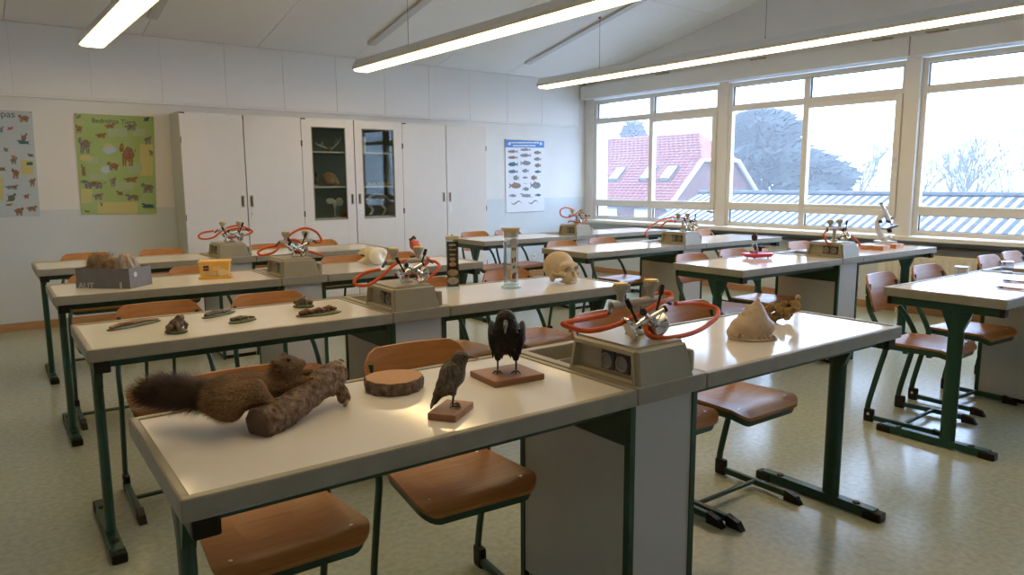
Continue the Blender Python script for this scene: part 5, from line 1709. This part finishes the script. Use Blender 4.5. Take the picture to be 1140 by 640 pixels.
p = Pz((569, 320.5), TS)
gj = thing('glass_cylinder_jar', 'tall clear glass cylinder jar with cream lid and brown specimens inside', 'specimen jar', G(p.x, p.y, TS), TH + R(-32))
MB().lathe([(.050, 0), (.052, .004), (.050, .010), (.042, .016), (.040, .018)], 28).build('foot', mGlG, gj)
MB().lathe([(.040, .018), (.0405, .30), (.046, .308)], 28).build('outer_wall', mGl, gj)
MB().lathe([(.0375, .020), (.038, .300)], 28).build('inner_wall', mGl, gj)
MB().lathe([(.037, .268), (.037, .296), (.041, .304), (.049, .309), (.050, .318), (.0, .320)], 28).build('lid', mLid, gj)
MB().box(.000, .030, -.002, .001, .03, .262, .0005).build('white_card', mPaperW, gj)
MB().box(-.036, -.022, -.012, .012, .03, .250, .003).build('glass_rod', mChrome, gj)
rnd = random.Random(3)
for (x, z, w_, h_) in ((.010, .205, .006, .020), (.021, .205, .006, .020), (.008, .145, .007, .030), (.021, .150, .009, .028), (.015, .110, .012, .018), (.012, .062, .014, .034), (.021, .066, .009, .038)):
    SDF(.002).ell((x, -.004, z), (w_ / 2 + .001, .003, h_ / 2)).ell((x + .002, -.004, z + h_ * .3), (w_ / 2, .003, h_ / 4)).build('specimen', mSpec, gj, .0022)
MB().box(-.002, .001, -.005, -.002, .238, .252).build('label_mark', mInk, gj)

# ------------------------------------------------------------------ carton, nest, paper, tub, tooth, heart
mCart = mat('carton_grey', (0.17, 0.165, 0.17), .6, var=.06, scale=20)
mCartI = mat('carton_inside', (0.30, 0.29, 0.27), .8)
mCartT = mat('carton_print', (0.50, 0.50, 0.50), .6)
mNest = mat('nest_twigs', (0.15, 0.09, 0.045), .9, col2=(0.30, 0.21, 0.12), scale=40)
mPaperC = mat('crumpled_paper', (0.36, 0.30, 0.26), .8, col2=(0.26, 0.20, 0.165), scale=22, bump=.5, bscale=40)
pa, pb, pc = Pz((85.5, 320.5), TS), Pz((145, 321.5), TS), Pz((176, 315.5), TS)
ang = math.atan2(pb.y - pa.y, pb.x - pa.x)
LX, LY = (pb - pa).length, .185
cc = pb + (pa - pb) * .5 + Vector((-math.sin(ang), math.cos(ang), 0)) * LY / 2
cart = thing('carton', 'open grey cardboard box holding a bird nest', 'box', G(cc.x, cc.y, TS), TH + ang)
hx_, hy_, hh, t = LX / 2, LY / 2, .108, .004
MB().box(-hx_, hx_, -hy_, hy_, .0, t).build('bottom', mCart, cart)
for nm, (a0, a1, b0, b1) in {'long_wall': (-hx_, hx_, -hy_, -hy_ + t), 'long_wall_': (-hx_, hx_, hy_ - t, hy_), 'short_wall': (-hx_, -hx_ + t, -hy_ + t, hy_ - t), 'short_wall_': (hx_ - t, hx_, -hy_ + t, hy_ - t)}.items():
    MB().box(a0, a1, b0, b1, t, hh, .001).build(nm.rstrip('_'), mCart, cart)
lw = [c for c in cart.children if c.name.startswith('long_wall')][0]
MB().box(-hx_ - .002, hx_ + .002, -hy_ - .002, -hy_, 0, .038).box(hx_, hx_ + .002, -hy_, hy_, 0, .038).build('lid_rim', mCart, cart)
text_mesh('lettering', 'AUT', .060, mCartT, cart, Matrix.Translation((-hx_ + .012, -hy_ - .0028, -.008 + .006)) @ Matrix.Diagonal((.8, 1, .75, 1)) @ Matrix.Rotation(R(90), 4, 'X'), bold=.0012)
MB().box(hx_ - .058, hx_ - .046, -hy_ - .0032, -hy_ - .002, .002, .036).build('lettering_stroke', mCartT, cart)
MB().lathe([(.014, 0), (.014, .0008)], 16, M=Matrix.Translation((hx_ + .0002, -hy_ + .05, .072)) @ Matrix.Rotation(R(90), 4, 'Y')).build('round_mark', mCartT, cart)
def in_cart(x, y, z): 
    c_, s_ = math.cos(ang), math.sin(ang)
    return G(cc.x + c_ * x - s_ * y, cc.y + s_ * x + c_ * y, TS + z)
nest = thing('bird_nest', 'brown twiggy bird nest standing in the grey carton', 'nest', in_cart(-.062, .0, .006), TH + ang)
s = SDF(.02).ell((0, 0, .075), (.084, .078, .07)).ell((0, -.01, .125), (.072, .066, .052)).ell((0, 0, .195), (.038, .036, .024), sub=True)
nb = s.build('nest_body', mNest, nest, .008, noise=.003, nf=90, fn=lambda X, v: np.maximum(v, .003 - X[:, 2]))
tw = fur(nb, 'twigs', mNest, 1100, .032, .0013, (0, 0, 0), .12, nest, jitter=1.0, seed=6)
paper = thing('crumpled_paper', 'crumpled brown-grey paper bag beside the nest in the carton', 'paper', in_cart(.082, .0, .006), TH + ang)
s = SDF(.02).ell((0, 0, .068), (.066, .074, .066)).ell((.0, .0, .120), (.050, .054, .046)).ell((-.01, 0, .158), (.022, .026, .016))
pbg = s.build('paper_body', mPaperC, paper, .007, fn=lambda X, v: np.maximum(v + .0045 * np.sin(8 * np.arctan2(X[:, 1], X[:, 0]) + 30 * X[:, 2]) + .0025 * np.sin(17 * np.arctan2(X[:, 1], X[:, 0]) - 50 * X[:, 2]), .003 - X[:, 2]))

mTub = mat('tub_yellow', (0.78, 0.42, 0.055), .35, col2=(0.82, 0.50, 0.12), scale=14)
mTubP = mat('tub_print', (0.80, 0.62, 0.36), .5)
pa, pb = Pz((221.5, 311), TS), Pz((257, 309.5), TS)
d = pb - pa; ang2 = math.atan2(d.y, d.x)
c2 = (pa + pb) / 2 + Vector((-math.sin(ang2), math.cos(ang2), 0)) * .062
tub = thing('margarine_tub', 'yellow plastic margarine tub standing on its own lid', 'tub', G(c2.x, c2.y, TS), TH + ang2)
a, b_ = d.length / 2, .062
MB().box(-a - .004, a + .004, -b_ - .004, b_ + .004, 0, .011, .005).build('lid', mTub, tub)
def rr_(x, y, z): return [(-x, -y, z), (x, -y, z), (x, y, z), (-x, y, z)]
MB().hexa(rr_(a * .86, b_ * .86, .011), rr_(a * .98, b_ * .98, .098)).build('tub_body', mTub, tub, smooth=False)
MB().box(-a * 1.02, a * 1.02, -b_ * 1.02, b_ * 1.02, .092, .104, .004).build('rim', mTub, tub)
def on_front(x, z, w_, h_, mt, nm, k=0):
    f = (z - .011) / .087
    y = -b_ * (.86 + .12 * f) - .0012 - k * .0004
    MB().box(x - w_ / 2, x + w_ / 2, y - .0006, y + .001, z - h_ / 2, z + h_ / 2).build(nm, mt, tub)
on_front(-a * .52, .063, .030, .030, mat('print_navy', (0.02, 0.02, 0.10), .4), 'brand_patch')
on_front(-a * .52, .062, .026, .007, mPR, 'brand_stripe', 1)
on_front(a * .20, .055, .055, .008, mTubP, 'text_line', 1); on_front(a * .16, .068, .040, .006, mTubP, 'text_line', 1)
for i, (x, z, r2) in enumerate(((a * .45, .036, .022), (a * .68, .034, .016), (-a * .45, .030, .010), (-.0, .030, .010))):
    f = (z - .011) / .087
    MB().lathe([(r2, 0), (r2, .0015)], 16, M=Matrix.Translation((x, -b_ * (.86 + .12 * f) - .0008, z)) @ Matrix.Rotation(R(90), 4, 'X')).build('egg_picture', mTubP if i < 2 else mCartT, tub)

mToothW = mat('tooth_enamel', (0.80, 0.80, 0.78), .3)
mToothR = mat('tooth_root', (0.62, 0.52, 0.30), .45, col2=(0.70, 0.62, 0.44), scale=14)
pa, pb = Pz((393, 294), TS), Pz((425, 296.5), TS)
d = pb - pa; ang3 = math.atan2(d.y, d.x)
c2 = (pa + pb) / 2 + Vector((-math.sin(ang3), math.cos(ang3), 0)) * .04
tm = thing('tooth_model', 'giant white molar model with yellowish roots lying on its side', 'tooth model', G(c2.x, c2.y, TS), TH + ang3)
SDF(.02).ell((.058, 0, .062), (.052, .056, .058)).ell((.09, .02, .085), (.03, .028, .03)).ell((.09, -.02, .04), (.03, .028, .03)).ell((.115, 0, .062), (.02, .02, .02), sub=True, k=.02).build('crown', mToothW, tm, .006)
SDF(.02).ell((.01, 0, .066), (.05, .05, .052)).chain([(0, 0, .085), (-.06, 0, .090), (-.115, 0, .072)], [.034, .024, .008], .012).chain([(0, 0, .04), (-.05, -.01, .026), (-.10, -.02, .016)], [.034, .022, .009], .012).build('roots', mToothR, tm, .006)

mHeart = mat('heart_red', (0.45, 0.055, 0.04), .4, col2=(0.60, 0.16, 0.10), scale=30)
mVein = mat('heart_vein', (0.05, 0.045, 0.05), .5)
hm = grid_root('heart_model', 'small red anatomical heart model on a stand', 'heart model', 2.575, 4.80)
MB().lathe([(.04, 0), (.04, .010), (.012, .014)], 20).build('base', mBlack, hm)
MB().tube([(0, 0, .012), (0, 0, .05)], .005, 8).build('rod', mChrome, hm)
SDF(.014).ell((0, 0, .085), (.040, .032, .034)).ell((.022, -.004, .070), (.030, .026, .030)).ell((-.016, 0, .110), (.026, .024, .024)).ell((.02, 0, .108), (.018, .018, .018)).build('muscle', mHeart, hm, .005)
SDF(.006).chain([(-.018, 0, .115), (-.022, 0, .140), (-.008, 0, .152), (.006, 0, .140)], [.011, .010, .009, .008]).cap((-.030, 0, .11), (-.042, .0, .138), .009, .007).build('vessels', mVein, hm, .004)

# ------------------------------------------------------------------ red tray with flask, microscope, wooden boxes
mRedP = mat('tray_red', (0.62, 0.02, 0.03), .3)
mWine = mat('stopper_dark', (0.035, 0.008, 0.012), .4)
mPink = glass('pink_plastic', (0.92, 0.72, 0.74), base=.06)
pa, pb = Pz((833, 289), TS), Pz((860, 287.5), TS)
c2 = (pa + pb) / 2 + Vector((.03, .045, 0))
ang4 = math.atan2((pb - pa).y, (pb - pa).x)
tr = thing('red_tray', 'bright red plastic tray on small feet', 'tray', G(c2.x, c2.y, TS), TH + ang4)
MB().hexa(rr_(.078, .05, .010), rr_(.094, .062, .034)).build('dish', mRedP, tr, smooth=False)
MB().box(-.096, .096, -.064, .064, .031, .036, .002).build('rim', mRedP, tr)
for sx in (-1, 1):
    for sy in (-1, 1):
        MB().tube([(sx * .06, sy * .038, 0), (sx * .06, sy * .038, .011)], .005, 8).build('foot', mRedP, tr)
def in_tray(x, y, z):
    c_, s_ = math.cos(ang4), math.sin(ang4)
    return G(c2.x + c_ * x - s_ * y, c2.y + s_ * x + c_ * y, TS + z)
fk = thing('glass_flask', 'conical glass flask with dark stopper and upright pipette in the red tray', 'flask', in_tray(-.025, .012, .0365), TH)
MB().lathe([(.034, 0), (.036, .004), (.034, .012), (.018, .072), (.015, .082), (.015, .098), (.018, .101)], 20).build('flask_glass', mGl, fk)
MB().lathe([(.0, .003), (.031, .004), (.030, .018), (.0, .018)], 16).build('liquid', mRedL, fk)
MB().lathe([(.014, .09), (.020, .102), (.021, .128), (.013, .132), (.010, .142), (.0, .142)], 16).build('stopper', mWine, fk)
MB().lathe([(.004, .142), (.004, .185), (.009, .190), (.009, .215), (.004, .22), (.003, .265)], 10).build('pipette', mGl, fk)
pk = thing('sample_box', 'clear pink sample box beside the flask in the red tray', 'box', in_tray(.035, -.008, .0365), TH + ang4)
MB().box(-.034, .034, -.025, .025, 0, .045, .003).build('box_body', mPink, pk)
MB().box(-.035, .035, -.026, .026, .045, .053, .003).build('lid', mPink, pk)
MB().box(-.028, .028, -.0262, -.0252, .012, .036).build('label_strip', mPaperW, pk)

mMicW = mat('microscope_grey', (0.62, 0.62, 0.62), .35)
mMicB = mat('microscope_black', (0.025, 0.025, 0.028), .4)
mSlide = mat('slide_box_wood', (0.55, 0.24, 0.08), .45, col2=(0.46, 0.18, 0.06), scale=10, stretch=(1, 8, 8))
p = Pz((985, 270.5), TS)
mi = thing('microscope', 'grey school microscope with black stage on the window desk', 'microscope', G(p.x, p.y + .0, TS), TH + R(-38))
mb = MB().box(-.065, .065, -.09, .08, 0, .022, .008); mb.box(-.03, .012, -.03, .03, .02, .055, .008)
mb.build('base', mMicW, mi)
MB().tube(smooth_path([(-.015, 0, .04), (-.05, 0, .09), (-.075, 0, .16), (-.060, 0, .225), (-.018, 0, .26)], 5), [.022] * 10 + [.019] * 10 + [.022], 12, flat=(.7, 1.2)).build('arm', mMicW, mi)
MB().tube([(.02, 0, .20), (-.028, 0, .30)], [.021, .019], 16).build('body_tube', mMicW, mi)
ep = MB().tube([(-.028, 0, .30), (-.05, 0, .345)], .0145, 16).build('eyepiece_tube', mChrome, mi)
MB().tube([(-.05, 0, .345), (-.055, 0, .356)], .017, 16).build('eyepiece', mMicB, ep)
MB().lathe([(.024, 0), (.026, .008), (.018, .018), (0, .018)], 18, M=Matrix.Translation((.022, 0, .196)) @ Matrix.Rotation(R(-154), 4, 'Y')).build('nosepiece', mMicB, mi)
for a in (-.5, .5, 1.8):
    MB().tube([(.027, .008 * math.sin(a * 3), .188), (.042 + .012 * math.cos(a), .02 * math.sin(a * 2), .158)], [.008, .006], 10).build('objective', mChrome, mi)
MB().box(-.02, .085, -.055, .055, .0, .012, .003, Matrix.Translation((.0, 0, .125)) @ Matrix.Rotation(R(-16), 4, 'Y')).build('stage', mMicB, mi)
MB().tube([(.03, 0, .125), (.038, 0, .095)], [.022, .018], 14).build('condenser', mMicB, mi)
MB().lathe([(.0, 0), (.026, .001), (.028, .006), (0, .007)], 18, M=Matrix.Translation((.05, 0, .05)) @ Matrix.Rotation(R(40), 4, 'Y')).build('mirror', mChrome, mi)
for sy in (-1, 1):
    MB().tube([(-.064, sy * .02, .19), (-.064, sy * .042, .19)], .016, 14).build('focus_knob', mMicB, mi)
for i, (pxa, lab) in enumerate((((966, 277), 'orange wooden slide box nearest the hose on the microscope desk'), ((981, 278), 'orange wooden slide box in the middle, before the microscope'), ((996, 276), 'orange wooden slide box right of the microscope foot'))):
    p = Pz(pxa, TS)
    sb = thing('slide_box', lab, 'box', G(p.x, p.y, TS), TH + R((-4, 6, 3)[i]), 'wooden slide boxes by the microscope')
    MB().box(-.07, .07, -.04, .045, 0, .022, .002).build('box_body', mSlide, sb)
    MB().box(-.07, .07, -.04, .045, .0225, .034, .002).build('lid', mSlide, sb)
    MB().box(-.008, .008, -.043, -.040, .016, .028, .001).build('clasp', mHandle, sb)

# ------------------------------------------------------------------ beakers and brushes at the picture edge
mBk = glass('beaker_glass', (0.90, 0.90, 0.93), ior=1.4, base=.04)
mBkR = glass('beaker_rim', (0.55, 0.55, 0.62), ior=1.3, base=.05)
def beaker(px, r0, h, label):
    p = Pz(px, TS)
    o = thing('glass_beaker', label, 'beaker', G(p.x, p.y, TS), TH, 'glass beakers on the front window-side desk')
    MB().lathe([(0, .001), (r0 * .93, .001), (r0, .006), (r0, h * .96), (r0 * 1.08, h)], 24).lathe([(r0 * 1.06, h), (r0 * .94, h * .95), (r0 * .94, .008), (0, .006)], 24).build('glass_wall', mBk, o)
    w_ = MB().lathe([(r0 * 1.05, h - .002), (r0 * 1.10, h), (r0 * 1.05, h + .002)], 24).build('rim', mBkR, o)
    MB().lathe([(r0 * .92, h * .42), (r0 * .93, h * .42 + .0015)], 24).build('water_line', mBkR, o)
beaker((1069, 322), .030, .115, 'clear glass beaker standing alone on the front window-side desk')
beaker((1120, 310), .031, .095, 'clear glass beaker beside the paintbrushes')
mBr = mat('brush_handle', (0.50, 0.20, 0.06), .35)
for i, (a, b_, lab) in enumerate((((1108, 319), (1152, 323.5), 'orange paintbrush lying nearest the desk front edge'), ((1116, 312), (1156, 315), 'orange paintbrush lying beside the second beaker'))):
    pa, pb = Pz(a, TS + .005), Pz(b_, TS + .005)
    d = pb - pa
    br = thing('paintbrush', lab, 'paintbrush', G(pa.x, pa.y, TS), TH + math.atan2(d.y, d.x), 'paintbrushes on the beaker desk')
    L = d.length
    MB().tube([(.035, 0, .0052), (L * .6, 0, .0052), (L, 0, .0052)], [.0045, .0052, .003], 10).build('handle', mBr, br)
    MB().tube([(.018, 0, .0052), (.036, 0, .0052)], .0048, 10).build('ferrule', mBlack, br)
    MB().tube([(0, 0, .004), (.008, 0, .005), (.019, 0, .0052)], [.0008, .0038, .0042], 8).build('bristles', mBlack, br)
mTubeG = mat('instrument_grey', (0.20, 0.18, 0.15), .4)
p = Pz((1141, 294), TS)
ins = thing('tube_instrument', 'grey-brown tube instrument lying at the picture edge on the far desk', 'instrument', G(p.x, p.y - .06, TS), TH + R(-20))  # short tube instrument of undetermined kind
MB().lathe([(.035, 0), (.035, .008), (.01, .012)], 18).build('foot', mPurple, ins)
MB().tube([(0, 0, .01), (0, 0, .06)], .01, 10).build('stem', mPurple, ins)
MB().tube([(-.05, 0, .095), (.09, 0, .06)], [.026, .03], 18).build('tube', mTubeG, ins)
MB().tube([(-.05, 0, .095), (-.06, 0, .0975)], [.030, .030], 18).build('eyepiece_ring', mMicB, ins)
